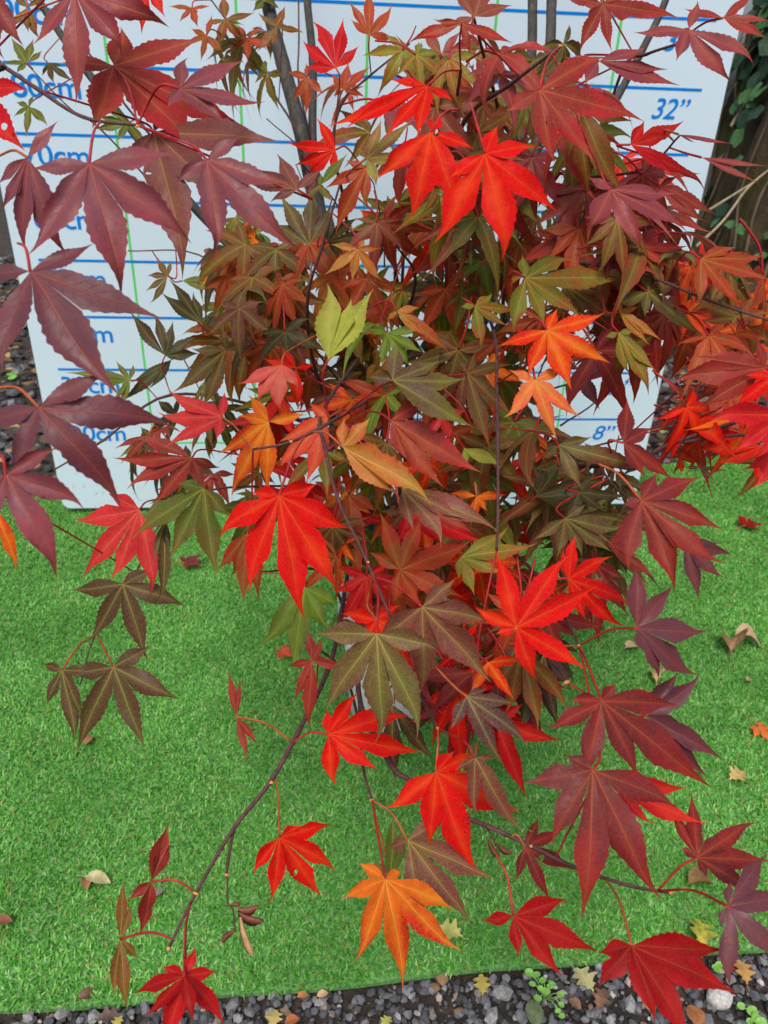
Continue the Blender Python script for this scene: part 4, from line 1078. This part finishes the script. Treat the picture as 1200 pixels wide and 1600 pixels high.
# ------------------------------------------------------------------ big mossy trunk with ivy behind, right of the board
def moss_material():
    n = N('mossy_bark'); P = n.pos()
    mp = n.new('ShaderNodeMapping'); mp.inputs['Scale'].default_value = (1, 1, .25); n.put(mp.inputs[0], P)
    a = n.noise(mp.outputs[0], 26, 6, .7); b = n.noise(P, 7, 4, .6); d_ = n.noise(P, 150, 4, .7)
    c = n.ramp(a, [(.3, rgb(30, 24, 18)), (.55, rgb(74, 60, 44)), (.75, rgb(112, 94, 70))])
    moss = n.ramp(d_, [(.3, rgb(52, 50, 22)), (.7, rgb(112, 104, 48))])
    c = n.mix(n.smooth(b, .42, .62, 0, .8), c, moss)
    n.bump(n.math('ADD', a, n.math('MULTIPLY', d_, .5)), .9, .02)
    return n.set(Base_Color=c, Roughness=.9)
TC = Vector((1.78, 1.22, 0)); TR = .50
trunk_tree = empty('ivy_clad_tree', (TC.x, TC.y, GZ)); tag(trunk_tree, 'thick mossy tree trunk right of the board, ivy growing up it', 'tree')
v_, f_ = [], []; SEG, ROWS = 72, 46
def trunk_r(a, z):
    return TR*(1+.55*math.exp(-max(z, 0)/.16)*(.6+.4*sin(a*5+1))-.06*z)+.018*sin(a*11+z*3)+.012*sin(a*23-z*9)+.008*sin(a*41+z*17)
for j in range(ROWS):
    z = -.02+j*3.2/(ROWS-1)*(j/(ROWS-1))**.3
    for i in range(SEG):
        a = 2*pi*i/SEG; r = trunk_r(a, z); v_.append((r*cos(a), r*sin(a), z))
for j in range(ROWS-1):
    for i in range(SEG): f_.append((j*SEG+i, j*SEG+(i+1) % SEG, (j+1)*SEG+(i+1) % SEG, (j+1)*SEG+i))
mesh_obj('trunk', v_, f_, moss_material(), trunk_tree)
IVY = [flat_leaf_mat('ivy_leaf_dark', rgb(24, 50, 34), rgb(58, 92, 62)), flat_leaf_mat('ivy_leaf_mid', rgb(44, 84, 42), rgb(86, 130, 70))]
ivy = empty('ivy', (TC.x, TC.y, GZ)); tag(ivy, 'dark green ivy climbing the mossy trunk right of the board', 'ivy')
ivy_me = []
for k in range(4):
    r = random.Random(300+k); o5 = []
    for i in range(20):
        a = 2*pi*i/20; q = 1-.28*abs(sin(a*2.5+.2))**.7+.12*r.random(); o5.append((q*sin(a), -q*cos(a)*1.05+.1, .12*abs(sin(a))))
    for mi in range(2):
        me = bpy.data.meshes.new('ivy_leaf'); me.from_pydata([(0, 0, 0)]+o5, [], [(0, 1+i, 1+(i+1) % 20) for i in range(20)])
        me.materials.append(IVY[mi]); ivy_me.append(me)
def trunk_point(a, z, off=.0):
    r = trunk_r(a, z)+off; return Vector((r*cos(a), r*sin(a), z))
for k in range(190):
    q = rng.random()
    if q < .72: z = rng.uniform(.74, 1.2)
    elif q < .9: z = rng.uniform(.1, .45)
    else: z = rng.uniform(.1, 1.4)
    a = radians(rng.uniform(150, 222))
    o = bpy.data.objects.new('ivy_leaf', rng.choice(ivy_me)); COL.objects.link(o); o.parent = ivy
    o.location = trunk_point(a, z, rng.uniform(.012, .05))
    nrm = Vector((cos(a), sin(a), rng.uniform(-.1, .7)))+Vector((rng.gauss(0, .3), rng.gauss(0, .3), 0))
    o.rotation_euler = nrm.to_track_quat('Z', 'Y').to_euler(); o.rotation_euler.rotate_axis('Z', rng.uniform(-.8, .8))
    s = rng.uniform(.018, .036); o.scale = (s, s, s)
for k in range(9):
    a = radians(150+k*9); P = [trunk_point(a+.06*sin(i*1.9+k), .03+i*.17, .006) for i in range(9)]
    v_, f_, _ = tube_data(P, .006, .003, 6); mesh_obj('ivy_stem', v_, f_, bark_material('ivy_bark', rgb(70, 58, 44), rgb(128, 112, 90), 60), ivy)
STRAW = plain('dry_straw', rgb(176, 160, 128), .7, .2, 80)
for (P, r0, lab) in [([(1142,198,2.5),(1160,168,2.5),(1177,146,2.5)], .006, 'short pale dry stem slanting against the ivy right of the 32 inch mark'),
                     ([(1088,385,2.25),(1130,345,2.3),(1170,292,2.35),(1215,255,2.4)], .0045, 'long pale dry stem arching up across the mossy trunk, lower of two'),
                     ([(1105,330,2.4),(1150,302,2.4),(1215,262,2.45)], .004, 'long pale dry stem across the mossy trunk, upper of two'),
                     ([(1190,200,2.4),(1205,180,2.4),(1220,160,2.4)], .006, 'short pale dry stem at the right picture edge by ivy')]:
    v_, f_, path = tube_data(pp(*P), r0, r0*.6, 6)
    o = mesh_obj('dry_stem', [x-path[0] for x in v_], f_, STRAW); o.location = path[0]; tag(o, lab, 'dry stem', 'dry stems by the mossy trunk')
